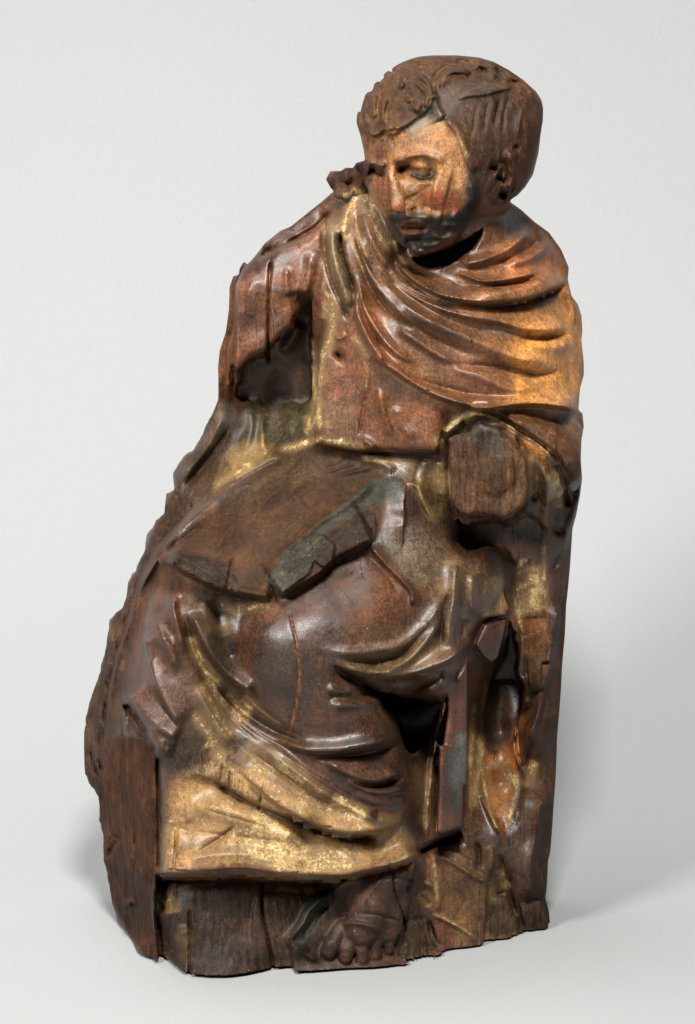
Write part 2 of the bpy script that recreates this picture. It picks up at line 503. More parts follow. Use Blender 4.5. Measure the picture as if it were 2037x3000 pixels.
# ----------------------------------------------------------------------------------------------
# CARVED DETAIL: folds, creases, locks, features, cracks
# ----------------------------------------------------------------------------------------------
# hair
HAIRLINES = []
for s in ('A 722,270 742,195 800,150 870,138 940,155 985,195', 'A 735,330 760,255 825,208 900,200 945,228', 'A 722,400 722,300 690,225 630,165',
          'A 690,420 700,340 665,270 605,240', 'A 640,440 655,370 625,300 575,275', 'A 520,150 498,210 540,260 530,310', 'A 420,175 480,190 492,245 470,300',
          'A 335,260 300,330 285,430 300,520', 'A 385,330 352,420 368,510', 'A 445,360 410,450 425,545', 'A 1025,110 1100,150 1160,205 1195,275',
          'A 935,250 985,185 1065,165 1150,200 1180,260', 'A 860,110 980,120 1080,190', 'A 1120,150 1220,220 1300,300', 'A 250,330 240,430 262,540',
          'A 490,350 560,330 585,370 560,420', 'A 560,110 620,140 690,150 760,110', 'A 1200,260 1280,250 1360,330', 'A 400,200 360,270 390,310'):
    fold(s, -11, 6, taper=0.15); HAIRLINES.append(s)
for s in ('A 760,300 790,230 850,180 920,180 960,210', 'A 705,380 708,300 675,240 615,195', 'A 665,430 678,350 645,285 590,255', 'A 460,180 520,230 500,300',
          'A 320,300 325,400 340,500', 'A 410,340 385,430 400,540', 'A 980,130 1080,150 1150,220', 'A 540,390 590,360 610,400 580,450', 'A 600,450 640,400 630,340'):
    fold(s, 9, 13, taper=0.2)
fold('A 395,560 520,540 600,485 680,425 720,345 735,280', 10, 46, 6, 0.08)
fold('A 270,560 330,600 400,560 455,590 510,540', 12, 26, 6, 0.1)
fold('A 735,330 745,400 790,490', 14, 6, 26, 0.1)
fold('A 790,490 860,560 900,640 930,740 1000,850', 10, 20, 7, 0.1)
fold('A 870,370 950,340 1060,330 1170,300 1250,285', 7, 26, 5, 0.1)
for s, h, w in (('A 1165,350 1140,450 1120,560', -12, 7), ('A 1100,350 1070,450 1060,600', -7, 6), ('A 1010,400 985,560 960,660', -6, 5), ('A 1230,330 1190,450 1175,620', -7, 5),
                ('A 1320,380 1290,520 1270,650', 9, 7), ('A 1250,670 1290,700', -14, 7), ('A 1085,810 1150,830', -20, 10), ('A 1130,880 1190,890', -18, 12),
                ('A 1150,980 1210,1000', -18, 12), ('A 1150,820 1180,830', 12, 7), ('A 1170,870 1200,880', 14, 9), ('A 1190,940 1210,950', 14, 8), ('A 1190,700 1280,760', 9, 9),
                ('A 1230,840 1250,920 1240,1000', -16, 7), ('A 1330,420 1345,700 1290,900', 8, 30)):
    fold(s, h, w, taper=0.3)
fold('A 1175,735 1235,760 1258,840 1232,930 1185,970', 9, 9, taper=0.2)
fold('A 1150,760 1200,800 1205,870 1175,930', -10, 9, taper=0.2)
# face
fold('A 465,835 560,830 660,828 770,850', -17, 30, taper=0.2)
fold('A 470,830 500,860 520,900', -10, 16, taper=0.3)
fold('A 600,1000 680,1080 760,1160', -4, 24, taper=0.3)
fold('A 560,930 600,1000', 6, 24, taper=0.3)
fold('A 565,822 640,808 715,838', 8, 15, taper=0.4)
fold('A 435,800 520,757 620,732 720,748 800,800', 12, 18, 10, 0.2)
fold('A 455,832 520,812 590,800', -12, 10, taper=0.3)
fold('A 550,842 610,870 660,882 745,862', -13, 6.5, taper=0.3)
fold('A 590,905 660,918 740,890', 5, 8, taper=0.3)
fold('A 295,815 350,842 410,865', -16, 15, taper=0.2)
fold('A 315,845 350,862 385,885', 9, 7, taper=0.3)
fold('A 280,775 340,792 410,808', 10, 12, 8, 0.2)
fold('A 545,1092 590,1088 618,1080', -8, 7, taper=0.3)
fold('A 640,1040 700,1085 790,1115', -7, 13, taper=0.3)
fold('A 700,970 820,1000', 12, 60, taper=0.2)
fold('A 490,1188 570,1172 640,1180 690,1200', 8, 10, 7, 0.3)
fold('A 490,1208 560,1222 620,1222 700,1212', -15, 6, taper=0.2)
fold('A 520,1248 590,1252 660,1235', 10, 9, 12, 0.3)
fold('A 520,1290 600,1295 660,1280', -10, 12, taper=0.3)
fold('A 470,1135 560,1140 660,1140 730,1175', 8, 14, taper=0.3)
fold('A 450,690 460,580 470,540', -6, 3)
for s in ('A 780,1180 850,1200 900,1180', 'A 700,1260 800,1280 880,1250', 'A 960,900 985,1000 960,1080', 'A 620,1330 720,1330 800,1290', 'A 560,1330 620,1370 700,1360', 'A 900,1090 860,1140 900,1170'):
    fold(s, 6, 8, taper=0.3)
# mantle: lapel and radiating folds
fold('B 850,400 838,560 868,740 920,900 968,1070', 18, 26, 24, 0.2)
fold('B 897,500 905,650 955,800 985,930 985,1085', -26, 6, 8, 0.15)
fold('B 800,430 790,600 812,760 868,920 960,1115', -14, 8, 6, 0.1)
fold('B 950,330 930,450 915,560', 10, 10, 14)
fold('B 985,850 1000,1020 1060,1180 1130,1300 1215,1400', 24, 16, 10, 0.2)
fold('B 1010,800 1050,1000 1120,1140 1210,1260 1320,1350 1420,1400', 18, 15, 12, 0.2)
fold('B 1010,850 1030,1010 1090,1150 1170,1280 1260,1380', -12, 8)
fold('B 990,480 1050,700 1140,880 1250,1010 1400,1165', 18, 17, 8, 0.2)
fold('B 1010,600 1060,800 1150,980 1280,1120', -12, 9)
fold('B 1040,380 1100,560 1180,700 1260,790', 12, 18, 14)
fold('B 1000,350 1010,500 1060,680 1150,830', -8, 8)
fold('C 100,290 200,430 300,540 420,630 600,715 800,795 960,860 1100,905 1300,935', 24, 24, 28, 0.12)
fold('C 330,470 450,570 600,650 760,700 950,740', -9, 14)
fold('C 160,310 300,440 450,530 600,592 760,630 920,655 1080,700 1250,715 1400,690', 18, 26, 8, 0.12)
fold('C 240,690 360,770 480,850 600,915 690,945', 15, 20, 11)
fold('C 300,640 480,760 680,850 850,900', -8, 14)
fold('C 560,890 680,945 860,955 1050,980 1230,1005 1400,970', -14, 13)
fold('C 540,950 760,1005 900,1065 1020,1105 1250,1090', 14, 22, 18)
fold('C 240,950 400,1045 560,1095 750,1138 950,1150 1080,1130', -15, 12)
fold('C 1050,745 1180,768 1420,745', -11, 10)
fold('C 1060,820 1250,830 1440,800', 8, 20)
fold('C 85,870 200,955 350,1055 480,1128 620,1180 780,1212 1000,1205 1200,1200 1450,1235', 30, 30, 6, 0.05)
fold('C 230,240 320,345 420,420 540,480 700,512 820,522 1000,510 1160,480 1300,425 1390,370', 26, 34, 6, 0.1)
fold('C 160,255 250,395 400,490 560,545 760,562 950,556 1150,515 1300,455 1385,400', -12, 6, 12, 0.1)
fold('C 620,330 700,350 800,388 920,388 1080,358 1220,325', 16, 13, 7, 0.2)
fold('C 720,440 850,468 1000,455 1180,405 1300,330', 14, 16, 18, 0.25)
fold('C 560,395 720,425 900,425 1100,398 1220,350', -12, 11)
fold('C 660,285 800,258 950,205 1050,135 1150,40', 18, 18, 14, 0.15)
fold('C 850,270 1000,240 1130,180 1200,90', -8, 12)
fold('C 960,290 1100,250 1220,190 1260,100', 12, 20, 16)
fold('C 1180,20 1260,100 1330,200 1370,300', -8, 10)
fold('C 1385,400 1420,520 1440,700', 7, 14)
# sleeve stump on the left
fold('B 850,370 740,480 600,560 470,620 340,705', -20, 9, 16, 0.15)
fold('B 800,400 680,500 540,580 400,670', 8, 16, 10)
fold('B 435,690 430,800 422,1000 418,1200 420,1390', -20, 3.5, taper=0.08)
fold('B 330,780 300,920 320,1100', 7, 22)
fold('B 570,900 600,980 660,900', -10, 26)
fold('B 545,740 540,850 560,960', 6, 12)
fold('B 700,640 690,780 650,960', 6, 16)
fold('B 230,830 215,1100 215,1540', 10, 26, 6, 0.1)
fold('B 640,1100 560,1250 480,1320', 10, 22)
# torso
fold('C 90,890 60,1050 40,1200 0,1420', -9, 3.5, taper=0.1)
fold('B 880,1330 900,1350', -16, 9, taper=0)
fold('B 860,1230 940,1200', 6, 10)
fold('E 130,60 170,250 230,430', 9, 14)
fold('E 240,180 290,330 390,440', 7, 16)
fold('E 20,430 60,440 110,490', 10, 10)
fold('E 0,508 200,522 380,542 575,580', -12, 6, 7, 0.1)
fold('E 0,560 150,580 260,640', 9, 16)
# slab beside the hollow
fold('D 590,330 480,560 330,760 270,880', 14, 20, 26)
fold('D 645,420 520,600 400,740 300,900', -16, 10)
fold('D 750,300 760,450 700,640', 9, 16)
fold('D 840,330 830,500 860,640', 9, 12)
fold('D 980,300 1020,420 980,520', 7, 16)
fold('D 265,880 285,960', -12, 4); fold('D 320,920 375,1005', -12, 4); fold('D 320,915 360,990', 7, 5)
# lap
fold('D 940,1578 1080,1490 1210,1410 1320,1310 1578,1180', 34, 70, 5, 0.06)
fold('D 840,1440 960,1290 1100,1170 1200,1085 1400,955 1578,800', 10, 10, 16, 0.1)
fold('G 1095,0 1090,80', 20, 5, 40, 0)
fold('D 185,1335 330,1412 480,1490 620,1538 760,1565 910,1570', 34, 46, 5, 0.08)
plateau('D 840,1460 1000,1290 1140,1200 1180,1330 1150,1420 960,1560', 9, 5, False)
plateau('D 1160,1220 1220,1160 1310,1230 1300,1360 1230,1380 1170,1330', 16, 4, False)
plateau('D 900,1370 1140,1320 1170,1350 1120,1440 960,1545 850,1470', 6, 3, False)
for s in ('D 1250,722 1370,660', 'D 1240,757 1450,688', 'D 1330,772 1560,720', 'D 690,1510 900,1570', 'D 640,1520 800,1560', 'D 430,1450 600,1520', 'D 600,890 760,820'):
    fold(s, 8, 5.5, taper=0.2)
fold('D 635,1310 605,1470 585,1570', -14, 3, taper=0.1)
fold('D 780,1060 850,950 970,860', -6, 3)
fold('D 10,1530 100,1335 250,1165 400,1025 560,900', 8, 14, 18, 0.1)
fold('D 30,1420 120,1260 260,1090 400,960', -6, 9)
fold('D 560,900 700,800 880,700 1000,640', -8, 10)
fold('D 200,1280 330,1180 450,1080', -8, 10)
# right knee and flank on the left
fold('F 560,60 440,280 370,500 300,700 240,950 215,1180', 12, 7.4, 7.4, 0.05)
fold('F 510,50 405,260 335,480 275,700 215,960 190,1200', -14, 7, taper=0.05)
fold('F 690,290 650,400 690,560 740,720', 17, 14, 22)
fold('F 500,440 560,560 630,690 700,850', 17, 26, 22)
fold('F 455,560 485,720 530,880 610,1050 705,1195', 24, 50, 7, 0.12)
fold('F 470,640 500,760', -8, 8)
fold('F 340,955 420,1075 530,1180 690,1280', 22, 44, 7, 0.12)
fold('F 470,1205 530,1310 640,1390', 16, 40, 7, 0.2)
fold('F 770,425 820,560 900,700 1000,830 1100,920 1200,980', 22, 26, 10, 0.12)
fold('F 735,440 770,640 840,800 960,950 1100,1080 1300,1210 1560,1330', -22, 18, taper=0.12)
fold('F 800,900 900,1100 1000,1250 1100,1340', 10, 20)
fold('F 850,860 960,1050 1100,1200', -9, 12)
fold('F 920,330 950,500 1000,700 1080,830', -14, 30)
fold('F 850,330 880,480 930,620', 8, 18)
fold('F 305,1075 350,1062 410,1130 490,1260 545,1360', -16, 6, 16, 0.1)
fold('F 210,1000 200,1150 170,1350', -10, 6)
fold('F 330,1090 345,1250', 6, 5); fold('F 310,1100 320,1300', -6, 3)
# left knee, thigh, hanging cloth
fold('G 500,910 700,932 900,918 1100,870 1250,740 1380,520', 12, 20, 14)
fold('G 560,1000 760,1042 900,1062 1020,1035 1160,940 1300,770 1400,560', 14, 18, 14)
fold('G 600,960 800,985 980,970 1130,880 1270,720', -9, 11)
fold('G 760,1010 900,1020 1050,970 1200,820 1320,640', -6, 9)
fold('G 900,1092 1100,1072 1250,1030 1400,965 1500,870', 28, 32, 8, 0.15)
fold('G 590,1005 720,1082 860,1165 980,1225 1110,1252 1270,1240', -40, 10, 20, 0.2)
fold('G 1440,280 1425,520 1400,720 1375,930', 18, 22, 22, 0.2)
fold('G 1395,500 1345,720 1328,910', -16, 8)
fold('G 1000,1150 1150,1185 1300,1150 1420,1060', 14, 26, 30)
fold('G 1050,1200 1200,1160 1350,1080', -7, 12)
fold('G 1545,380 1540,560 1562,700', 12, 14, 18)
fold('G 1490,700 1470,850', -8, 14)
fold('G 862,220 965,340 1080,455 1142,540 1135,630', 14, 16, 5, 0.1)
fold('G 800,250 900,330 1000,440 1070,560', -5, 12)
fold('G 335,640 350,730 385,880 395,1050 385,1200 350,1370 320,1490', -8, 3, taper=0.08)
for s, h, a, b in (('G 560,1170 700,1182 840,1130', 10, 18, 12), ('G 580,1280 850,1268 1000,1190', 10, 22, 14), ('G 560,1220 760,1225 900,1170', -7, 12, 12),
                   ('M 220,10 420,98 600,112 820,80 1060,15', 20, 26, 9), ('M 440,150 700,150 900,120 1080,70', -14, 12, 12), ('M 540,160 720,262 900,305 1110,235', 16, 24, 9),
                   ('M 650,240 800,330 960,340 1110,290', -12, 9, 9), ('M 690,280 860,375 1000,378 1140,330', 13, 18, 10), ('M 740,390 900,450 1040,440 1150,390', 9, 16, 14),
                   ('M 100,50 300,195 500,345 700,470 900,560 1080,575', 16, 18, 14), ('M 60,100 250,240 480,410 700,530', -9, 9, 9), ('M 150,40 380,190 600,340 800,440', 8, 8, 8), ('M 120,20 340,160 560,300', -8, 7, 7),
                   ('M 0,230 200,410 400,545 560,620 740,648 950,620 1130,560', 34, 46, 7),
                   ('L 860,270 1020,385 1180,478 1350,548 1578,628', -34, 9, 16), ('M 330,575 520,645 720,692 940,682', -28, 9, 14),
                   ('L 700,480 900,490 1100,540 1300,620 1578,720', 14, 30, 30), ('L 1060,440 1200,500 1400,580 1578,650', 9, 12, 12), ('L 790,790 900,730 1080,600', -10, 8, 8),
                   ('L 620,600 760,640 740,560', -8, 16, 16), ('L 660,850 900,800 1200,800 1500,860', 12, 34, 20)):
    fold(s, h, a, b, 0.2)
fold('L 555,915 660,912 800,905 930,893 1100,885 1382,920 1742,935 1882,908 2122,850 2262,780', 30, 40, 5, 0.04)
fold('L 540,962 700,960 900,952 1050,944 1300,958 1578,972 1732,988', -34, 8, 34, 0.03)
fold('M 650,975 820,940 1050,885 1180,820', -10, 5, 10, 0.2)
fold('M 1180,790 1300,728 1480,655', -30, 8, 16, 0.1)
fold('L 740,250 900,295 1000,390', 12, 30, 12)
fold('L 870,100 900,200', -8, 6); fold('L 980,200 965,330', -12, 7); fold('L 1035,240 1020,380', -12, 7); fold('L 1260,295 1235,400 1215,540', -14, 3)
fold('L 672,600 662,760 652,925', -14, 3)
plateau('L 540,935 700,925 930,912 1100,898 1300,925 1578,945 1800,958 1600,1090 1500,1200 1420,1350 1470,1800 300,1900 560,1560 530,1200', -36, 5, False)
for s in ('F 760,540 860,790 1000,990 1200,1170 1500,1330', 'F 780,640 870,860 1010,1060 1220,1240 1560,1420', 'F 800,760 900,960 1040,1150 1260,1330', 'F 790,860 860,1000 980,1200 1150,1370', 'F 1000,900 1150,1050 1350,1190 1578,1290',
          'F 1120,980 1300,1130 1500,1250', 'L 1150,130 1300,230 1480,330', 'L 1020,200 1200,350 1450,480', 'M 40,160 260,320 500,470 720,560', 'M 0,300 160,430 380,560', 'L 760,470 960,530 1200,600 1400,660', 'L 700,640 900,660 1150,690 1450,730'):
    fold(s, -7, 5, taper=0.3)
# plinth: cracks and robe ends
fold('L 1236,960 1240,1150 1265,1300 1292,1420 1312,1570', -20, 4, taper=0.04)
fold('L 670,980 645,1150 612,1300 602,1460', -12, 4, taper=0.05)
fold('L 755,1160 758,1400 752,1620', -16, 3.5, taper=0.05)
fold('L 545,150 552,500 550,900', -14, 9, 5, 0.03)
fold('L 530,960 520,1110 600,1260', 9, 14)
fold('L 230,670 290,690 240,760 215,830', -10, 6); fold('L 300,250 300,430', -7, 3); fold('L 390,500 400,800 380,1000', -6, 4); fold('L 160,160 180,260', -10, 8)
fold('L 340,1080 370,1140', 12, 9); fold('L 100,60 120,200 170,310', -8, 8)
fold('M 600,1055 470,1160 420,1260 335,1360 380,1412 490,1415', 16, 12, taper=0.15)
fold('M 620,1080 520,1200 450,1300 420,1370', -10, 10)
fold('M 330,1380 410,1440 540,1510', 10, 12, 8)
fold('M 960,940 880,1040 770,1180', 8, 7)
fold('M 660,1252 760,1250 860,1265 945,1305', 9, 6, 9)
fold('M 770,1185 900,1195 1020,1222 1100,1262', -8, 4)
fold('M 1025,890 1030,1050 1070,1160 1098,1262', -12, 3, taper=0.05)
fold('M 930,960 1050,955 1180,970', -7, 3)
fold('M 240,1100 260,1180', 5, 4)
# right side: sleeve edge, hanging cloth, planks
fold('E 720,220 850,222 950,255 1085,342 1225,432 1345,532 1405,650', 24, 34, 6, 0.08)
fold('E 720,262 830,262 930,292 1060,372 1200,462 1310,572', 9, 6, 8, 0.1)
fold('E 560,400 640,330 700,280', 10, 12)
fold('E 1160,560 1180,720 1150,860', -14, 14)
fold('E 1210,560 1250,700 1240,900 1200,980', 9, 14)
fold('E 1300,570 1352,690 1388,870', -18, 7, taper=0.1)
fold('E 1480,700 1440,870 1370,1060 1330,1220', 14, 12, 18)
fold('E 1260,1000 1350,1050 1330,1200 1250,1330', -8, 12)
plateau('E 1250,395 1285,305 1312,330 1305,500 1255,515', 14, 4, False)
fold('E 1020,260 1120,330 1250,390', 12, 16, 10)
fold('E 1390,520 1420,640 1400,760', 8, 12)
plateau('E 450,560 575,580 580,900 500,970 430,850 380,740', 8, 10)
fold('E 300,690 400,740 440,850 495,970', 8, 6, 10)
plateau('K 940,0 1170,0 1165,280 1020,290 1030,440 990,400', 10, 6, False)
plateau('K 1020,440 1140,400 1245,475 1215,625 1150,640 1140,850 1060,850', 12, 4, False)
fold('K 1150,1045 1100,1160 1060,1310 1010,1500', -10, 3)
fold('K 1060,850 1170,850', -14, 5); fold('K 1145,640 1215,630', -8, 3)
fold('K 1290,150 1250,480 1195,760 1110,1100 1060,1300', 16, 7, 26, 0.1)
fold('N 1330,330 1270,470 1240,700 1200,880 1195,1150', 14, 7, 26, 0.1)
fold('K 980,300 1000,480 970,720 1020,800 1025,1000', 12, 22, 6, 0.1)
fold('K 950,1100 940,1300 1000,1500', 8, 8)
fold('K 400,830 390,1000 330,1250 300,1500', 9, 8)
fold('N 420,0 430,200 405,450 400,680', 9, 8)
fold('N 800,300 900,520 1000,680', 9, 8)
fold('N 900,720 880,960', 8, 8); fold('N 950,780 1000,950 1010,1060', -14, 10); fold('N 930,1110 1010,1085', -10, 4)
fold('N 1040,900 1040,1100 1090,1300', -14, 8)
fold('N 450,790 600,860 760,960 870,1015', 9, 6, 10, 0.1)
fold('N 770,680 800,800 790,940', -14, 8)
fold('N 410,1250 600,1330 800,1460', 8, 8, 6)
fold('N 340,1040 440,1040 480,1190 400,1250', 9, 12); fold('N 350,1100 420,1200', -8, 8)
fold('N 345,1410 430,1510', 7, 6)
for a in range(9):
    fold('N %d,1560 %d,1630' % (210 + a * 32, 215 + a * 32), -5, 3)

# ----------------------------------------------------------------------------------------------
# SURFACE: wood, remnants of paint and gilding, some painted light and shade (all on the object, placed by photo coordinates)
# ----------------------------------------------------------------------------------------------
def lin(r, g, b):
    return np.array([((c / 255 + 0.055) / 1.055) ** 2.4 if c > 10 else c / 3294.6 for c in (r, g, b)], f32)


RED = lin(98, 62, 40); BRN = lin(86, 61, 43); DRK = lin(62, 45, 35); GRY = lin(106, 92, 76); BLU = lin(76, 77, 73)
OCH = lin(158, 112, 60); ORG = lin(150, 92, 42); GRN = lin(86, 86, 62); BLK = lin(34, 36, 36); FLE = lin(158, 120, 86); CHK = lin(160, 78, 48)
PAL = lin(168, 138, 92); BUR = lin(86, 54, 42)
COL = np.empty((NV, NU, 3), f32); COL[:] = BRN
GLD = np.zeros((NV, NU), f32)                 # gilding and gesso remnants
RAWM = np.zeros((NV, NU), f32)                # torn, unpolished wood
DUL = np.zeros((NV, NU), f32)                 # dull (1) or waxed (0)


def put(field, s, val, op=1.0, soft=12.0, curve=True):
    line = spline(pts(s), True) if curve else np.array([q[:2] for q in pts(s)])
    m = (smooth01(0.5 - poly_field(line, soft + 4) / (2 * soft)) * op).astype(f32)
    if field.ndim == 3:
        m = m[..., None]
    field[...] = field * (1 - m) + m * val


def brush(field, s, val, w, op=1.0, taper=0.15):
    r = profile(spline(pts(s)), w, w, taper)
    if r is None:
        return
    sl, g = r
    g = np.clip(g * f32(op * 1.15), 0, 1)
    if field.ndim == 3:
        g = g[..., None]
    field[sl] = field[sl] * (1 - g) + g * val


# broad wood tones
put(COL, 'Q 700,800 900,640 1000,700 980,900 900,1040 880,1160 640,1170', RED, 0.9, 30)
put(COL, 'Q 990,560 1250,800 1500,760 1690,950 1700,1220 1450,1210 1300,1190 1050,1000', BRN, 1, 20)
put(COL, 'C 0,400 200,600 300,900 600,1100 900,1150 700,1200 400,1090 100,900', RED, 0.8, 20)
put(COL, 'C 950,150 1250,150 1380,330 1200,420 1000,380', lin(118, 78, 52), 0.8, 20)
put(COL, 'C 1060,560 1400,450 1480,800 1470,1200 1000,1200 950,1050 1100,960 1060,760', lin(132, 94, 54), 0.75, 60)
put(COL, 'C 1120,700 1420,640 1480,900 1440,1180 1050,1190 1000,1000', lin(176, 128, 72), 0.6, 60)
brush(COL, 'B 850,400 838,560 868,740 920,900 968,1070', lin(104, 90, 70), 30, 0.85)
put(COL, 'C 720,690 860,660 1000,690 1060,740 1000,775 800,760', lin(80, 60, 50), 0.8, 10)
put(COL, 'C 480,880 700,850 900,900 1000,960 1000,1130 700,1130 500,1000', lin(84, 58, 48), 0.7, 14)
put(COL, 'E 20,120 300,150 600,250 560,480 300,530 0,500', RED, 0.9, 16)
put(COL, 'B 880,1180 1000,1180 1100,1400 1000,1578 800,1578', RED, 0.9, 14)
put(COL, 'D 100,1500 250,1200 500,1000 800,850 1100,700 1500,700 1578,800 1200,1080 960,1290 830,1470 600,1500', lin(92, 65, 45), 1, 14)
put(COL, 'D 480,960 700,830 1100,640 1300,640 1560,720 1300,760 900,900 600,950', lin(98, 80, 62), 0.7, 14)
put(COL, 'D 200,1290 340,1310 560,1360 680,1440 660,1510 420,1440 190,1350', lin(88, 82, 78), 0.85, 8)
put(COL, 'D 840,1460 980,1290 1150,1140 1300,1010 1578,800 1578,950 1320,1110 1200,1200 1180,1330 1150,1420 950,1560 850,1490', BLU, 0.95, 5)
put(COL, 'D 1160,1225 1220,1165 1310,1230 1300,1250 1180,1260', lin(90, 92, 90), 1, 3)
put(COL, 'D 850,1480 980,1400 1060,1440 960,1550', lin(104, 105, 100), 0.9, 4)
put(COL, 'E 0,800 60,700 200,680 305,790 180,830 0,880', lin(70, 73, 68), 0.95, 4)
put(COL, 'D 1190,1220 1330,1130 1578,960 1578,1170 1320,1300 1220,1400', lin(78, 62, 50), 0.9, 4)
put(COL, 'G 640,330 1080,80 1340,200 1340,420 1100,460 860,220 700,320', lin(98, 86, 74), 0.8, 16)
put(COL, 'G 300,560 860,240 1130,600 900,760 600,700 200,760', RED, 0.8, 16)
put(COL, 'G 30,700 200,640 300,700 100,900 120,1150 20,1000', RED, 0.9, 14)
put(COL, 'G 120,740 330,760 480,950 420,1300 200,1200 80,950', DRK, 0.8, 24)
put(COL, 'G 600,950 1000,900 1200,700 1350,300 1540,400 1500,850 1200,1060 900,1090', lin(106, 88, 70), 0.8, 22)
put(COL, 'G 500,1300 850,1280 1040,1250 1050,1450 800,1500 500,1450', RED, 0.7, 20)
put(COL, 'M 150,0 600,110 1000,100 1110,250 1150,500 900,540 500,330', lin(92, 62, 46), 0.9, 16)
put(COL, 'F 290,560 420,350 640,250 700,500 800,900 700,1200 540,1330 400,1080 280,1000', RED, 0.85, 18)
put(COL, 'F 500,450 640,640 760,760 800,960 720,1180 560,900', lin(106, 82, 72), 0.7, 14)
put(COL, 'F 740,300 900,330 1000,500 1050,800 900,720 780,480', lin(98, 80, 66), 0.9, 12)
put(COL, 'L 60,150 520,120 555,900 500,1200 600,1600 250,1100', RED, 0.75, 16); put(COL, 'L 50,100 160,100 170,330 60,220', lin(92, 70, 58), 0.8, 8)
put(COL, 'L 200,900 540,960 600,1200 590,1480 380,1400', lin(82, 55, 44), 0.8, 16)
put(COL, 'L 560,980 1578,980 1578,1560 760,1620 620,1400', lin(72, 54, 44), 0.9, 10)
put(COL, 'F 540,1350 680,1230 800,1400 1050,1500 960,1540 640,1500', lin(88, 78, 74), 0.9, 8)
put(COL, 'L 560,160 600,350 600,900 555,900', lin(86, 78, 74), 0.8, 8)
put(COL, 'L 850,80 1000,210 1150,300 1250,430 1200,520 1000,390 860,270', lin(92, 84, 78), 0.9, 6)
put(COL, 'M 700,960 1180,960 1100,1270 1060,1480 500,1480 620,1150', lin(84, 64, 56), 0.9, 14)
put(COL, 'M 440,1090 620,1060 520,1200 480,1400 360,1400 420,1200', lin(66, 72, 68), 0.8, 8)
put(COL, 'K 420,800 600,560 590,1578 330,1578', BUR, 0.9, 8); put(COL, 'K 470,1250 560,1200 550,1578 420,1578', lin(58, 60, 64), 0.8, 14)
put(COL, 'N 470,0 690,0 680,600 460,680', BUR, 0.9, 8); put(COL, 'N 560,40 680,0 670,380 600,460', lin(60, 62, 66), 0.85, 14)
put(COL, 'K 680,320 900,280 830,600 760,660 660,560', lin(82, 54, 48), 0.9, 6)
put(COL, 'K 720,0 880,0 920,200 720,300', lin(120, 100, 74), 0.8, 8)
put(COL, 'K 850,850 1000,850 1040,1100 980,1500 720,1578 720,1350', ORG, 0.85, 14); put(COL, 'N 840,0 1130,0 1090,300 1000,680 900,520 830,250', ORG, 0.9, 12)
put(COL, 'K 940,0 1170,0 1180,300 1200,480 1000,460', lin(112, 78, 46), 0.85, 8)
put(COL, 'K 1020,440 1240,470 1150,850 1060,860', lin(104, 76, 56), 0.9, 8); put(COL, 'K 1250,0 1360,0 1260,1578 1000,1578 1150,1000', lin(84, 58, 50), 0.9, 10)
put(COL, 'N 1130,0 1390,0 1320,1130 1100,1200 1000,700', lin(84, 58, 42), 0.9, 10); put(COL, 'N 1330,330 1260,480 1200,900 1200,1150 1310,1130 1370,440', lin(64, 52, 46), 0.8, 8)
put(COL, 'N 440,790 880,960 865,1560 560,1560 410,1280', lin(112, 84, 62), 0.9, 8); put(COL, 'N 480,780 640,680 790,800 800,940 600,850', lin(98, 78, 68), 0.8, 8)
put(COL, 'N 410,1290 600,1340 580,1560 480,1540', lin(98, 56, 44), 0.8, 10)
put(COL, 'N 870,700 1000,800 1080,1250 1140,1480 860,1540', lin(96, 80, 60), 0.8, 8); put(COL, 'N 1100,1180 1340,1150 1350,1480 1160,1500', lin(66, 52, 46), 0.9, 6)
put(COL, 'N 200,1300 430,1280 490,1600 200,1640', lin(82, 68, 56), 0.9, 6)
put(COL, 'E 590,400 1000,380 1130,560 1130,860 960,970 640,890', lin(92, 67, 52), 1, 6); put(COL, 'E 630,380 800,290 940,350 960,560 780,450', lin(92, 82, 76), 0.9, 5)
put(COL, 'E 1000,400 1120,440 1150,760 1100,860 970,930 980,500', lin(124, 94, 72), 0.85, 8)
put(COL, 'E 1050,430 1250,480 1330,700 1280,950 1180,950 1150,650', lin(140, 100, 56), 0.8, 12)
put(COL, 'E 280,640 570,560 580,900 500,970 420,820', lin(112, 92, 62), 0.9, 8)
put(COL, 'E 0,520 280,560 260,660 0,600', lin(120, 100, 80), 0.8, 8)
put(COL, 'D 540,300 650,330 620,480 440,700 280,900 245,760 400,640', lin(108, 92, 78), 0.9, 10)
put(COL, 'D 740,280 1180,260 1180,480 900,600 740,560', lin(82, 76, 58), 0.95, 10); brush(COL, 'D 780,300 790,500 740,620', GRN, 30, 0.8); brush(COL, 'D 1060,330 1060,430 1100,500', GRN, 34, 0.8)
put(COL, 'D 650,560 900,560 860,680 600,830 500,870 560,700', lin(128, 106, 62), 0.9, 8)
brush(COL, 'D 60,1500 300,1180 470,1010 620,880', lin(92, 66, 50), 18, 0.8)
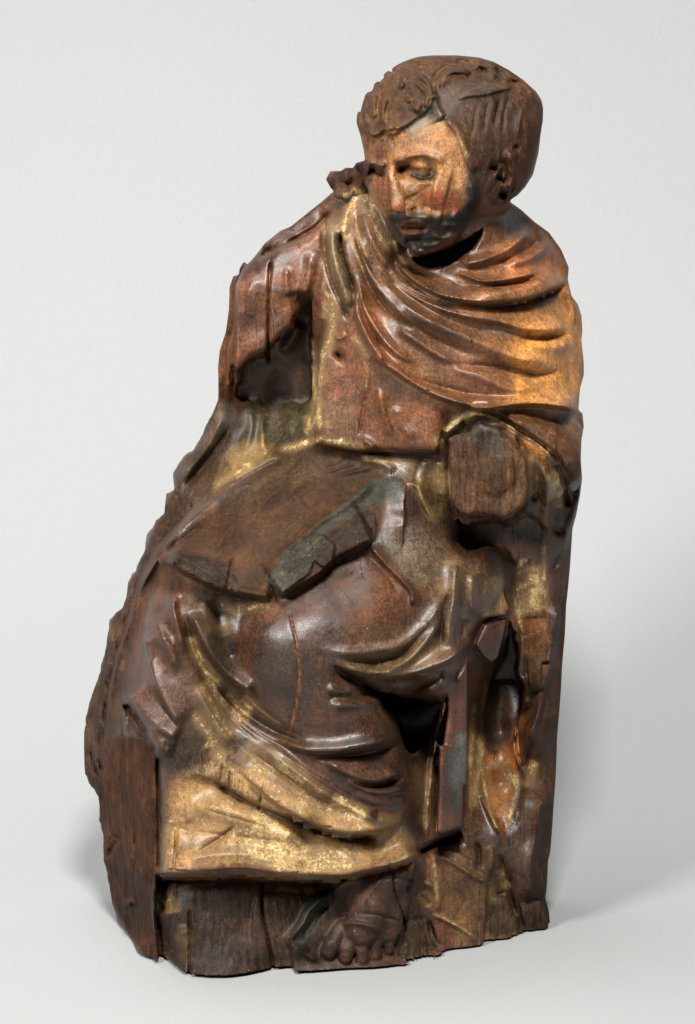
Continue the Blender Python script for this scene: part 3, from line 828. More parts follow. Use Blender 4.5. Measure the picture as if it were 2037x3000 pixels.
# head
put(COL, 'A 215,430 260,300 500,110 880,70 1200,140 1430,380 1440,560 1300,960 1120,1060 960,800 880,560 700,430 500,560 250,600', lin(92, 64, 44), 1, 8)
put(COL, 'A 800,480 930,350 1180,300 1330,300 1300,560 1240,760 1100,1060 980,820 880,600', lin(88, 64, 50), 0.95, 6)
put(COL, 'A 740,330 930,250 1190,280 930,350 800,480', lin(104, 88, 84), 0.85, 5)
put(COL, 'A 245,620 450,560 600,500 740,480 870,570 940,740 960,950 900,1090 680,1140 420,1130 330,1000 265,760', FLE, 1, 14)
put(COL, 'A 250,620 460,580 450,800 300,780', lin(120, 84, 54), 0.9, 14); put(COL, 'A 310,880 420,850 440,1110 340,1010', lin(120, 74, 50), 0.9, 10)  # viewer-left brow and cheek darkened, the face's shaded side in the colour
put(COL, 'A 500,540 600,500 640,560 600,600 520,590', lin(84, 76, 68), 0.9, 6); put(COL, 'A 590,520 720,390 790,500 740,510 620,560', lin(104, 98, 88), 0.9, 6)  # grey patches at the hairline: forehead highlight put into the colour
put(COL, 'A 760,560 870,570 860,620 770,640', lin(120, 78, 44), 0.8, 8); put(COL, 'A 540,690 620,700 700,720 640,745 560,730', lin(120, 70, 44), 0.7, 8)
put(COL, 'A 640,980 760,960 900,1020 880,1110 780,1110 660,1050', CHK, 0.75, 20); put(COL, 'A 440,1060 520,1040 560,1090 480,1110', lin(150, 84, 56), 0.7, 8)
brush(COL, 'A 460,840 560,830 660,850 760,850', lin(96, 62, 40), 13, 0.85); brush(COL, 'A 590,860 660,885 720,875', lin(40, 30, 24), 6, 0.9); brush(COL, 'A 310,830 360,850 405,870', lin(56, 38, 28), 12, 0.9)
brush(COL, 'A 440,795 540,745 650,735', lin(120, 78, 46), 8, 0.7)
put(COL, 'A 430,1120 560,1130 700,1130 780,1150 930,1070 950,850 1010,870 1030,1050 960,1200 760,1340 560,1380 480,1300', lin(44, 38, 34), 0.95, 26)
put(COL, 'A 485,1180 560,1165 690,1190 680,1225 600,1260 520,1250', lin(128, 80, 60), 0.95, 5); brush(COL, 'A 495,1212 600,1222 690,1214', lin(50, 30, 24), 4, 0.9)
put(COL, 'A 520,1260 640,1250 680,1290 560,1320 500,1290', lin(96, 70, 58), 0.7, 8)
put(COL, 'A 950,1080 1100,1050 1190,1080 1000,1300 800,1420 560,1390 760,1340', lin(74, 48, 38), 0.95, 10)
brush(COL, 'A 620,1310 720,1290', lin(80, 80, 74), 8, 0.3)
put(COL, 'A 20,880 150,810 290,760 320,880 230,960 60,960', lin(74, 50, 42), 1, 5)

# worn gesso on the lower folds
put(COL, 'Q 465,1650 505,1690 580,1740 690,1810 800,1860 890,1890 915,1880 900,1905 740,1900 620,1850 520,1790 460,1730'.replace('Q', 'S'), PAL, 0.5, 44)
put(COL, 'S 375,1860 400,1790 440,1755 500,1780 600,1850 700,1900 800,1905 920,1900 860,1950 760,1985 600,1985 460,1975 385,1965', PAL, 0.5, 44)
put(COL, 'S 380,1960 600,1965 760,1985 900,1940 930,1900 900,1990 600,2000 380,1985', lin(110, 82, 60), 0.7, 10)
put(COL, 'S 500,1850 640,1900 720,1905 640,1915 560,1900', lin(96, 82, 70), 0.8, 10)
brush(COL, 'G 345,700 380,860 395,1050 385,1200 352,1370 325,1480', lin(150, 92, 52), 5, 0.9)
put(COL, 'L 685,1265 740,1265 750,1310 715,1330 680,1310', lin(130, 112, 90), 1, 3); plateau('L 685,1265 740,1265 750,1310 715,1330 680,1310', 5, 3)
put(COL, 'L 640,1330 700,1330 800,1500 730,1520', lin(116, 92, 66), 0.7, 8)
# gilding, gesso
for s, w, o in (('B 975,190 985,290 960,380 930,470 915,600', 14, 1.0), ('B 900,290 980,270 1080,250', 14, 0.9), ('B 1000,330 1090,300 1110,400 1180,560 1260,660', 20, 0.75),
                ('B 990,430 1020,560 1080,700', 7, 0.7), ('B 950,520 1000,660 1060,800', 6, 0.6), ('B 1240,560 1290,680 1350,740', 9, 0.9), ('B 780,480 780,640 790,780', 6, 0.5),
                ('B 840,880 850,1000 830,1200 760,1400 750,1578', 24, 0.6), ('B 700,1180 700,1300 715,1578', 12, 0.9), ('B 760,1000 800,1000 780,1100', 14, 0.6), ('B 800,780 790,900 840,960', 9, 0.6),
                ('B 960,1190 1040,1280 1090,1360', 16, 0.6), ('B 1090,1350 1075,1450 1060,1578', 5, 0.6), ('B 1150,1390 1300,1500 1440,1578', 6, 0.5),
                ('D 1180,60 1190,260 1200,420 1260,460', 18, 0.85), ('D 1120,360 1140,460 1100,500', 16, 0.7), ('D 900,610 1050,580 1200,540 1400,570 1578,600', 15, 0.75), ('D 620,740 740,640 860,600', 40, 0.55),
                ('D 500,860 640,760 800,690', 14, 0.5), ('D 1260,400 1270,470', 8, 0.6), ('D 1340,530 1360,560', 14, 0.7), ('D 840,480 830,570 860,650', 6, 0.7), ('D 1500,10 1530,100', 5, 0.6),
                ('E 480,520 540,420 640,320 740,255 860,258 960,300 1090,390', 14, 0.95), ('E 490,470 560,380 680,300', 20, 0.5), ('E 1090,390 1200,470 1310,575', 8, 0.7), ('E 1130,500 1180,650 1200,800', 22, 0.5),
                ('E 1300,600 1320,760 1330,900', 18, 0.85), ('E 1250,640 1300,800', 10, 0.7), ('E 0,530 120,560 300,570 420,570', 14, 0.55), ('E 420,640 400,760 460,870 500,970', 10, 0.6), ('E 480,600 560,700 560,800', 30, 0.55),
                ('E 1100,1180 1060,1300 1050,1578', 9, 0.8), ('E 1150,1230 1170,1400 1180,1578', 34, 0.8), ('E 1230,1050 1230,1300 1225,1578', 6, 0.6), ('E 770,1070 820,1090', 12, 0.5),
                ('K 1000,0 980,200 1000,300', 22, 0.7), ('K 1090,0 1090,150 1110,260', 30, 0.9), ('K 940,100 980,330 1000,500', 6, 0.7), ('K 1010,850 1030,950', 8, 0.6),
                ('K 640,900 620,1100 610,1300 600,1500', 13, 0.6), ('K 380,870 370,1100 340,1250', 12, 0.75), ('K 700,1200 690,1500', 12, 0.7), ('K 720,740 700,1000 670,1300', 6, 0.55),
                ('K 120,1000 160,1200 200,1400', 30, 0.3), ('K 310,1250 290,1578', 12, 0.6), ('K 900,900 880,1200 860,1500', 20, 0.35), ('K 820,1230 800,1320', 16, 0.7), ('K 760,1400 800,1440', 18, 0.6), ('K 940,1500 900,1560', 20, 0.6), ('K 1100,1380 1050,1500', 16, 0.65),
                ('N 1080,130 1080,280 1050,450 1010,600', 10, 0.85), ('N 830,100 850,330 920,560 940,640', 7, 0.8), ('N 980,60 1000,200 980,350', 26, 0.4), ('N 1230,60 1180,200 1150,300', 20, 0.5),
                ('N 430,150 410,400 400,650', 13, 0.7), ('N 300,50 330,300 380,600', 22, 0.3), ('N 730,0 735,250 730,480', 8, 0.6), ('N 450,830 470,1000 480,1200', 9, 0.85), ('N 350,1080 430,1200', 22, 0.55),
                ('N 420,1240 600,1330 800,1460', 8, 0.7), ('N 950,900 1000,1000 1010,1080', 16, 0.6), ('N 880,980 920,1200', 20, 0.35), ('N 340,770 200,850 100,890', 9, 0.6),
                ('F 760,560 800,700 880,830 960,960', 18, 0.75), ('F 840,860 900,1000 960,1150 1050,1300', 46, 0.6), ('F 980,960 1080,1080 1180,1150', 24, 0.7), ('F 1060,1040 1150,1120', 30, 0.9), ('F 940,330 1000,400 1080,460', 22, 0.6), ('F 1050,420 1180,400 1300,370', 22, 0.65),
                ('F 970,500 1010,600', 24, 0.4), ('F 760,1080 850,1200 950,1320', 18, 0.6), ('F 1100,960 1250,1100 1380,1190', 8, 0.45), ('F 230,500 250,640', 12, 0.35), ('F 320,740 310,830', 8, 0.4),
                ('L 850,50 1000,180', 26, 0.7), ('L 1080,60 1250,170 1400,260 1578,350', 50, 0.54), ('L 1100,200 1250,330 1400,430 1578,520', 46, 0.58), ('L 780,340 860,420 1000,480 1080,500', 46, 0.54), ('L 700,520 800,620 1000,600 1200,640', 56, 0.54),
                ('L 1150,560 1300,640 1450,660', 34, 0.9), ('L 1000,690 1200,740 1400,760 1578,780', 40, 0.68), ('L 620,560 690,620', 24, 0.6), ('L 700,780 860,800 1000,820', 36, 0.45), ('L 1300,860 1578,880', 22, 0.8), ('L 640,600 610,700', 10, 0.4),
                ('M 0,470 150,540 330,590', 34, 0.61), ('M 0,780 250,800 500,790 700,770 900,715', 42, 0.68), ('M 200,860 450,890 700,860 860,800', 34, 0.65), ('M 330,370 520,480 720,570 900,620', 44, 0.58), ('M 600,420 760,510 850,570', 24, 0.9), ('M 900,560 1080,580', 24, 0.5), ('M 900,780 1050,770 1180,700', 22, 0.45), ('M 200,150 420,310 600,420', 14, 0.5),
                ('M 480,1060 560,1010 700,980 850,950', 12, 0.5), ('L 560,1120 620,1100 640,1200', 26, 0.6), ('L 700,1000 950,990', 10, 0.4), ('L 700,1290 760,1400', 26, 0.3), ('M 430,1050 500,1030', 14, 0.6), ('M 240,1020 420,1040', 12, 0.35),
                ('A 560,590 680,540 760,560', 22, 0.45), ('A 860,590 910,660 960,760', 8, 0.6), ('A 800,820 830,840', 12, 0.4), ('A 280,520 320,480', 18, 0.3)):
    brush(GLD, s, 1.0, w, o)

# torn wood
put(RAWM, 'A 810,480 940,350 1170,300 1330,310 1330,560 1280,760 1210,1020 1110,1050 1000,840 890,600', 0.45, 1, 10)
for s in ('E 590,400 1000,380 1120,560 1120,860 960,970 640,890',
          'L 60,150 520,100 550,900 510,1200 610,1600 240,1100', 'D 1190,1220 1330,1130 1578,960 1578,1170 1320,1300 1220,1400', 'E 1240,390 1320,300 1470,560 1420,700 1300,520',
          'K 1020,440 1240,470 1160,1000 1060,860', 'N 1100,1180 1340,1150 1350,1480 1160,1500', 'D 840,1460 1150,1140 1180,1330 950,1560', 'F 60,1100 250,500 420,150 480,60 400,400 210,1150 120,1500',
          'D 10,1400 250,870 400,900 250,1150 60,1400', 'A 20,880 150,810 290,760 320,880 230,960 60,960', 'N 640,1560 200,1640 210,1300 440,1280', 'B 165,900 200,860 210,1560 90,1560'):
    put(RAWM, s, 1.0, 1.0, 8)
put(RAWM, 'L 620,1000 1578,1000 1578,1560 760,1620', 0.45, 1, 14); put(RAWM, 'N 440,790 880,960 865,1560 560,1560 410,1280', 0.5, 1, 10); put(RAWM, 'N 870,700 1000,800 1140,1480 860,1540', 0.6, 1, 10)
put(RAWM, 'D 200,1290 560,1360 680,1440 660,1510 420,1440 190,1350', 0.7, 1, 8); put(RAWM, 'F 540,1350 680,1230 800,1400 1050,1500 960,1540 640,1500', 0.7, 1, 8); put(RAWM, 'L 850,80 1000,210 1250,430 1200,520 860,270', 0.6, 1, 6)
DUL[:] = 0.2 + RAWM * 0.7
put(DUL, 'D 100,1500 500,1000 1100,650 1560,720 1578,1180 960,1578 600,1540', 0.7, 1, 16)
put(DUL, 'A 430,1120 700,1130 930,1070 1010,870 1030,1050 760,1340 480,1300', 0.8, 1, 10)
put(DUL, 'D 250,850 600,300 1180,280 1180,560 500,900', 0.5, 1, 16)
put(DUL, 'L 560,980 1578,980 1578,1560 760,1620', 0.6, 1, 12)
put(DUL, 'A 245,620 450,560 600,500 740,480 870,570 940,740 900,1090 680,1140 420,1130 330,1000', 0.5, 1, 8); put(DUL, 'M 540,930 1200,850 1180,1250 1060,1540 480,1540 420,1300', 0.7, 1, 14)

put(COL, 'L 560,900 900,880 1100,860 1400,900 1578,890 1578,960 560,960', lin(104, 74, 52), 0.8, 8)
put(COL, 'M 0,870 300,890 660,910 660,960 0,960', lin(104, 74, 52), 0.7, 8)
put(COL, 'F 300,700 440,330 640,130 800,200 720,420 640,800 430,900', lin(112, 74, 50), 0.8, 20)
brush(COL, 'M 0,420 160,500 340,570 560,640 720,680 900,680', lin(74, 52, 36), 12, 0.8); brush(COL, 'L 900,310 1020,395 1180,485 1350,555 1578,630', lin(74, 52, 36), 13, 0.8)
for s_ in ('M 100,140 380,330 620,470', 'M 150,80 420,280 680,430', 'M 200,250 480,430 700,540', 'L 660,760 900,700 1100,600', 'L 760,860 1000,760 1300,820', 'M 300,760 500,730 700,700', 'L 640,500 760,560 900,540'):
    brush(COL, s_, lin(98, 68, 44), 9, 0.6)
put(COL, 'K 870,400 960,500 1000,700 1005,820 900,850 850,1000 840,1300 740,1330 730,1000 780,700', lin(44, 30, 22), 0.9, 8)  # upper recess painted dark, for blocked light as well as dark flaking paint
for s_, w_, o_ in (('K 990,850 960,1000 940,1200', 10, 0.6), ('K 870,900 850,1100 840,1300', 12, 0.6), ('K 800,1180 830,1300', 12, 0.8), ('K 740,1400 820,1440', 14, 0.7), ('N 850,60 870,200 930,450', 14, 0.5), ('N 1040,100 1000,330 980,560', 12, 0.6)):
    brush(GLD, s_, 1.0, w_, o_)
put(COL, 'K 470,1240 560,1190 552,1578 420,1578', lin(84, 90, 100), 0.7, 12); brush(COL, 'K 735,760 705,1000 680,1300 650,1570', lin(170, 146, 110), 8, 0.85); brush(COL, 'N 800,10 770,250 760,480', lin(150, 128, 96), 12, 0.7)
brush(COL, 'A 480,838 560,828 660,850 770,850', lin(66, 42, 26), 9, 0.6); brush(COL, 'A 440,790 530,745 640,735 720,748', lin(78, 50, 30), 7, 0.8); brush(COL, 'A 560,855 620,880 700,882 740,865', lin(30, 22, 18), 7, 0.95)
for s_ in ('A 640,1300 720,1240 820,1190', 'A 700,1330 800,1270 880,1190', 'A 560,1290 640,1320', 'A 880,1120 940,1080', 'A 560,1150 640,1140'):
    brush(COL, s_, lin(96, 94, 86), 4.5, 0.4)
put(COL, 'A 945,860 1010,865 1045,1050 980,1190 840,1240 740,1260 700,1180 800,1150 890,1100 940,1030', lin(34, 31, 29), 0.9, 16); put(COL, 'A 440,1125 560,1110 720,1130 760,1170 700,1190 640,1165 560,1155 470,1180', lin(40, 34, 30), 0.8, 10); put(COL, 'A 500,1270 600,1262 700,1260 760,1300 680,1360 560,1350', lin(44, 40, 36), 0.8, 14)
put(COL, 'A 260,620 450,590 450,700 420,790 300,770', lin(112, 76, 50), 0.6, 20)  # darkens the viewer-left forehead again, shade put into the colour
# colour multiplier, tuned area by area: chest, mantle, face and gessoed hem are the paler parts
COL_MUL = np.full((NV, NU), 0.41, f32)
put(COL_MUL, 'S 560,640 650,590 780,400 860,440 930,560 1150,470 1290,580 1330,900 1310,1080 1100,950 1000,1010 780,1010 700,960 730,700', 0.95, 1, 16)
put(COL_MUL, 'S 420,560 560,640 730,700 700,850 500,880', 0.75, 1, 20)
put(COL_MUL, 'A 245,620 450,560 600,500 740,480 870,570 940,740 960,950 900,1090 680,1140 420,1130 330,1000 265,760', 0.66, 1, 8)
put(COL_MUL, 'S 375,1860 400,1760 520,1740 690,1810 800,1860 915,1880 950,1960 760,1990 385,1990', 1.0, 1, 16)
put(COL_MUL, 'S 960,1180 1100,1100 1100,1400 980,1560 820,1580 760,1500', 0.62, 1, 30)
put(COL_MUL, 'S 1130,1250 1240,1250 1240,1460 1150,1460', 0.9, 1, 16); put(COL_MUL, 'N 440,-300 830,-300 870,1500 420,1500', 0.75, 1, 12); put(COL_MUL, 'K 420,700 760,700 700,1578 300,1578', 0.8, 1, 10)
put(COL_MUL, 'D 830,1470 1150,1130 1578,790 1578,950 1330,1120 1200,1210 1150,1430 950,1570', 0.85, 1, 6)
put(DUL, 'G 300,560 860,240 1150,560 1200,700 900,780 600,700 250,720', 0.6, 1, 24)
put(DUL, 'N 1280,-200 1420,-200 1400,900 1300,1180 1160,1180 1180,800', 0.8, 1, 10); put(DUL, 'K 1200,500 1400,0 1300,1578 1000,1578', 0.7, 1, 10)
put(DUL, 'F 40,1400 250,500 480,60 640,0 560,200 440,500 330,900 240,1400', 0.65, 1, 20)
put(DUL, 'A 215,430 260,300 500,110 880,70 1200,140 1430,380 1440,560 1300,960 1120,1060 960,800 880,560 700,430 500,560 250,600', 0.8, 1, 10); put(DUL, 'D 100,1480 500,1000 850,830 1200,600 1578,640 1578,1180 960,1578 620,1540 330,1410 185,1335', 0.92, 1, 14)
for s_ in HAIRLINES:
    brush(COL, s_, lin(140, 108, 74), 2.6, 0.4)
put(RAWM, 'K 930,-600 1170,-1000 1480,-800 1400,0 1250,1578 1000,1578 1020,800 1000,300', 0.45, 1, 12); put(RAWM, 'N 1080,0 1390,0 1310,1150 1100,1200 1000,600', 0.45, 1, 12); put(RAWM, 'E 1250,560 1500,560 1440,900 1330,1578 1180,1578 1240,900', 0.35, 1, 12)
put(COL_MUL, 'D 100,1480 500,1000 850,830 1200,600 1578,640 1578,1180 960,1578 620,1540 330,1410 185,1335', 0.30, 0.8, 16)
put(COL, 'A 460,560 600,600 760,560 860,640 820,740 700,720 520,740 460,680', lin(134, 96, 62), 0.6, 20); put(COL, 'A 700,560 860,570 900,660 880,760 760,720', lin(150, 110, 70), 0.5, 20)
put(COL, 'K 850,850 990,850 1000,1100 960,1500 850,1578 840,1300', ORG, 0.8, 10); put(COL, 'N 840,100 1080,60 1040,400 1000,640 920,480', lin(140, 88, 40), 0.8, 12); put(COL_MUL, 'K 850,850 990,850 1000,1100 960,1578 820,1578 840,1300', 0.75, 1, 10); put(COL_MUL, 'N 840,60 1100,60 1040,400 1000,640 900,480', 0.75, 1, 10)
put(COL_MUL, 'S 1150,540 1290,640 1320,760 1320,900 1240,930 1060,905 1040,760', 1.5, 1, 60)
COL *= COL_MUL[..., None] * 0.9
# ----------------------------------------------------------------------------------------------
# DISTANCE FIELD -> MESH
# ----------------------------------------------------------------------------------------------
VX = f32(3.5)
BL = 8
X0, Dd0, Z0 = -800.0, -450.0, -16.0
nbx, nbd, nbz = 56, 33, 104
BACK = -410.0
HB = np.ascontiguousarray(H)


def evaluate(X, D, Z, detail=True):
    """X, D, Z: (blocks, points)"""
    u, v = project(X, D, Z)
    F_ = (D - bil(D0, u, v, 8.0)) / bil(SLOPE, u, v, 8.0)
    bl = (X.min(1), X.max(1), D.min(1), D.max(1), Z.min(1), Z.max(1))
    for lo, hi, fn, k, op in PRIMS:
        m = (bl[1] > lo[0]) & (bl[0] < hi[0]) & (bl[3] > lo[1]) & (bl[2] < hi[1]) & (bl[5] > lo[2]) & (bl[4] < hi[2])
        if not m.any():
            continue
        g = fn(X[m], D[m], Z[m]).astype(f32)
        F_[m] = smin(F_[m], g, k) if op == '+' else smax(F_[m], -g, k)
    w = np.clip((D - f32(BACK)) / f32(100), 0, 1)
    F_ -= bil(HB, u, v) * w
    if detail:
        n1 = noise(X / f32(70), D / f32(70), Z / f32(90))
        F_ -= n1 * f32(1.6)
        rw = bil(RAWM, u, v)
        m = (rw > 0.02) & (np.abs(F_) < 40)
        if m.any():
            a = noise(X[m] / f32(13), D[m] / f32(13), Z[m] / f32(150)) + 0.6 * noise(X[m] / f32(6), D[m] / f32(6), Z[m] / f32(90) + 7)
            b = noise(X[m] / f32(26), D[m] / f32(26), Z[m] / f32(26) + 31)
            F_[m] -= rw[m] * (a * f32(3.4) + b * f32(2.4))
    sil = bil(SIL, u, v)
    if detail:
        jag = np.clip((v - 1150) / 100, 0, 1) * np.clip((900 - u) / 300, 0, 1)
        m = (jag > 0) & (np.abs(sil) < 30)
        if m.any():
            sil[m] += jag[m] * (noise(X[m] / f32(9), D[m] / f32(60), Z[m] / f32(26)) * f32(3.5) + noise(X[m] / f32(25), D[m] / f32(70), Z[m] / f32(50) + 5) * f32(4))
    F_ = smax(F_, sil, 7.0)
    back = np.interp(v, (480, 760), (-225, BACK)).astype(f32)
    F_ = smax(F_, back - D + noise(X / f32(120), D / f32(120), Z / f32(200) + 3) * 10, 40.0)
    return np.maximum(F_, -Z)


def extract():
    bs = f32(BL) * VX
    cx = X0 + (np.arange(nbx) + 0.5) * bs; cd = Dd0 + (np.arange(nbd) + 0.5) * bs; cz = Z0 + (np.arange(nbz) + 0.5) * bs
    gx_, gd_, gz_ = np.meshgrid(cx, cd, cz, indexing='ij')
    q = [a.astype(f32).reshape(-1, 1) for a in (gx_, gd_, gz_)]
    Fc = evaluate(*q, detail=False).reshape(nbx, nbd, nbz)
    act = np.abs(Fc) < 58
    G = np.where(Fc > 0, f32(50), f32(-50))
    G = np.repeat(np.repeat(np.repeat(G, BL, 0), BL, 1), BL, 2)
    ids = np.argwhere(act)
    o = np.arange(BL) * VX
    ox, od, oz = [a.reshape(1, -1).astype(f32) for a in np.meshgrid(o, o, o, indexing='ij')]
    G6 = G.reshape(nbx, BL, nbd, BL, nbz, BL)
    for s in range(0, len(ids), 2000):
        b = ids[s:s + 2000]
        X = (X0 + b[:, :1] * bs).astype(f32) + ox
        D = (Dd0 + b[:, 1:2] * bs).astype(f32) + od
        Z = (Z0 + b[:, 2:] * bs).astype(f32) + oz
        G6[b[:, 0], :, b[:, 1], :, b[:, 2], :] = evaluate(X, D, Z).reshape(-1, BL, BL, BL)
    print('field', round(time.time() - T0, 1), 'blocks', len(ids), 'of', act.size)
    # surface nets
    neg = (G < 0)
    n8 = neg.view(np.uint8)
    cnt = n8[:-1, :-1, :-1] + n8[1:, :-1, :-1]
    cnt = cnt + n8[:-1, 1:, :-1]; cnt += n8[1:, 1:, :-1]
    cnt += n8[:-1, :-1, 1:]; cnt += n8[1:, :-1, 1:]; cnt += n8[:-1, 1:, 1:]; cnt += n8[1:, 1:, 1:]
    shp = cnt.shape
    cells = np.flatnonzero((cnt > 0) & (cnt < 8))
    ci, cj, ck = np.unravel_index(cells, shp)
    val = np.stack([G[ci + a, cj + b, ck + c] for a in (0, 1) for b in (0, 1) for c in (0, 1)], 1)
    corner = np.array([(a, b, c) for a in (0, 1) for b in (0, 1) for c in (0, 1)], f32)
    acc = np.zeros((len(cells), 3), f32); num = np.zeros(len(cells), f32)
    for i in range(8):
        for j in range(i + 1, 8):
            if abs(corner[i] - corner[j]).sum() != 1:
                continue
            a, b = val[:, i], val[:, j]
            m = (a < 0) != (b < 0)
            t = np.where(m, a / np.where(m, a - b, 1), 0)
            acc += np.where(m[:, None], corner[i] + t[:, None] * (corner[j] - corner[i]), 0)
            num += m
    pos = acc / num[:, None] + np.stack([ci, cj, ck], 1)
    pos = pos * VX + np.array([X0, Dd0, Z0])
    quads = []
    for ax in range(3):
        sl0 = [slice(1, -1)] * 3; sl1 = [slice(1, -1)] * 3
        sl0[ax] = slice(0, -1); sl1[ax] = slice(1, None)
        d = neg[tuple(sl0)] != neg[tuple(sl1)]
        e = np.argwhere(d)
        e[:, [a for a in range(3) if a != ax]] += 1
        sgn = neg[e[:, 0], e[:, 1], e[:, 2]]
        a1, a2 = [a for a in range(3) if a != ax]
        if ax == 1:
            a1, a2 = a2, a1
        quad = []
        for da, db in ((0, 0), (1, 0), (1, 1), (0, 1)):
            c = e.copy(); c[:, a1] -= 1 - da; c[:, a2] -= 1 - db
            quad.append(np.searchsorted(cells, np.ravel_multi_index(c.T, shp)))
        quad = np.stack(quad, 1)
        quad[~sgn] = quad[~sgn][:, ::-1]
        quads.append(quad)
    quads = np.vstack(quads)
    # the frame axis D points towards the viewer (Blender -Y): mirror the winding
    return pos.astype(f32), quads[:, ::-1]


def vert_normals(p, q):
    w = np.stack([p[:, 0], -p[:, 1], p[:, 2]], 1)
    n = np.cross(w[q[:, 2]] - w[q[:, 0]], w[q[:, 3]] - w[q[:, 1]])
    out = np.zeros_like(w)
    for i in range(4):
        for c in range(3):
            out[:, c] += np.bincount(q[:, i], n[:, c], len(w))
    return out / (np.linalg.norm(out, axis=1, keepdims=True) + 1e-9)


POS, QUADS = extract()
print('mesh', len(POS), len(QUADS), round(time.time() - T0, 1))
NRM = vert_normals(POS, QUADS)
# ----------------------------------------------------------------------------------------------
# MATERIALS
# ----------------------------------------------------------------------------------------------
class NT:
    def __init__(self, name):
        self.m = bpy.data.materials.new(name); self.m.use_nodes = True
        self.t = self.m.node_tree; self.bsdf = self.t.nodes['Principled BSDF']

    def n(self, kind, **kw):
        o = self.t.nodes.new(kind)
        for k, v in kw.items():
            if k in o.inputs.keys():
                self.set(o.inputs[k], v)
            else:
                setattr(o, k, v)
        return o

    def set(self, sock, v):
        if isinstance(v, bpy.types.NodeSocket):
            self.t.links.new(v, sock)
        else:
            sock.default_value = v

    def math(self, op, a, b=0.0, clamp=False):
        o = self.t.nodes.new('ShaderNodeMath'); o.operation = op; o.use_clamp = clamp
        self.set(o.inputs[0], a); self.set(o.inputs[1], b)
        return o.outputs[0]

    def mix(self, f, a, b, mode='MIX'):
        o = self.t.nodes.new('ShaderNodeMix'); o.data_type = 'RGBA'; o.blend_type = mode
        self.set(o.inputs[0], f); self.set(o.inputs[6], a); self.set(o.inputs[7], b)
        return o.outputs[2]

    def ramp(self, f, lo, hi, a=0.0, b=1.0):
        o = self.t.nodes.new('ShaderNodeMapRange'); o.interpolation_type = 'SMOOTHSTEP'
        self.set(o.inputs[0], f)
        for i, v in ((1, lo), (2, hi), (3, a), (4, b)):
            self.set(o.inputs[i], v)
        return o.outputs[0]

    def noise(self, vec, scale, detail=4.0, rough=0.55, dist=0.0):
        o = self.t.nodes.new('ShaderNodeTexNoise')
        self.set(o.inputs['Vector'], vec)
        for k, v in (('Scale', scale), ('Detail', detail), ('Roughness', rough), ('Distortion', dist)):
            o.inputs[k].default_value = v
        return o.outputs[0]


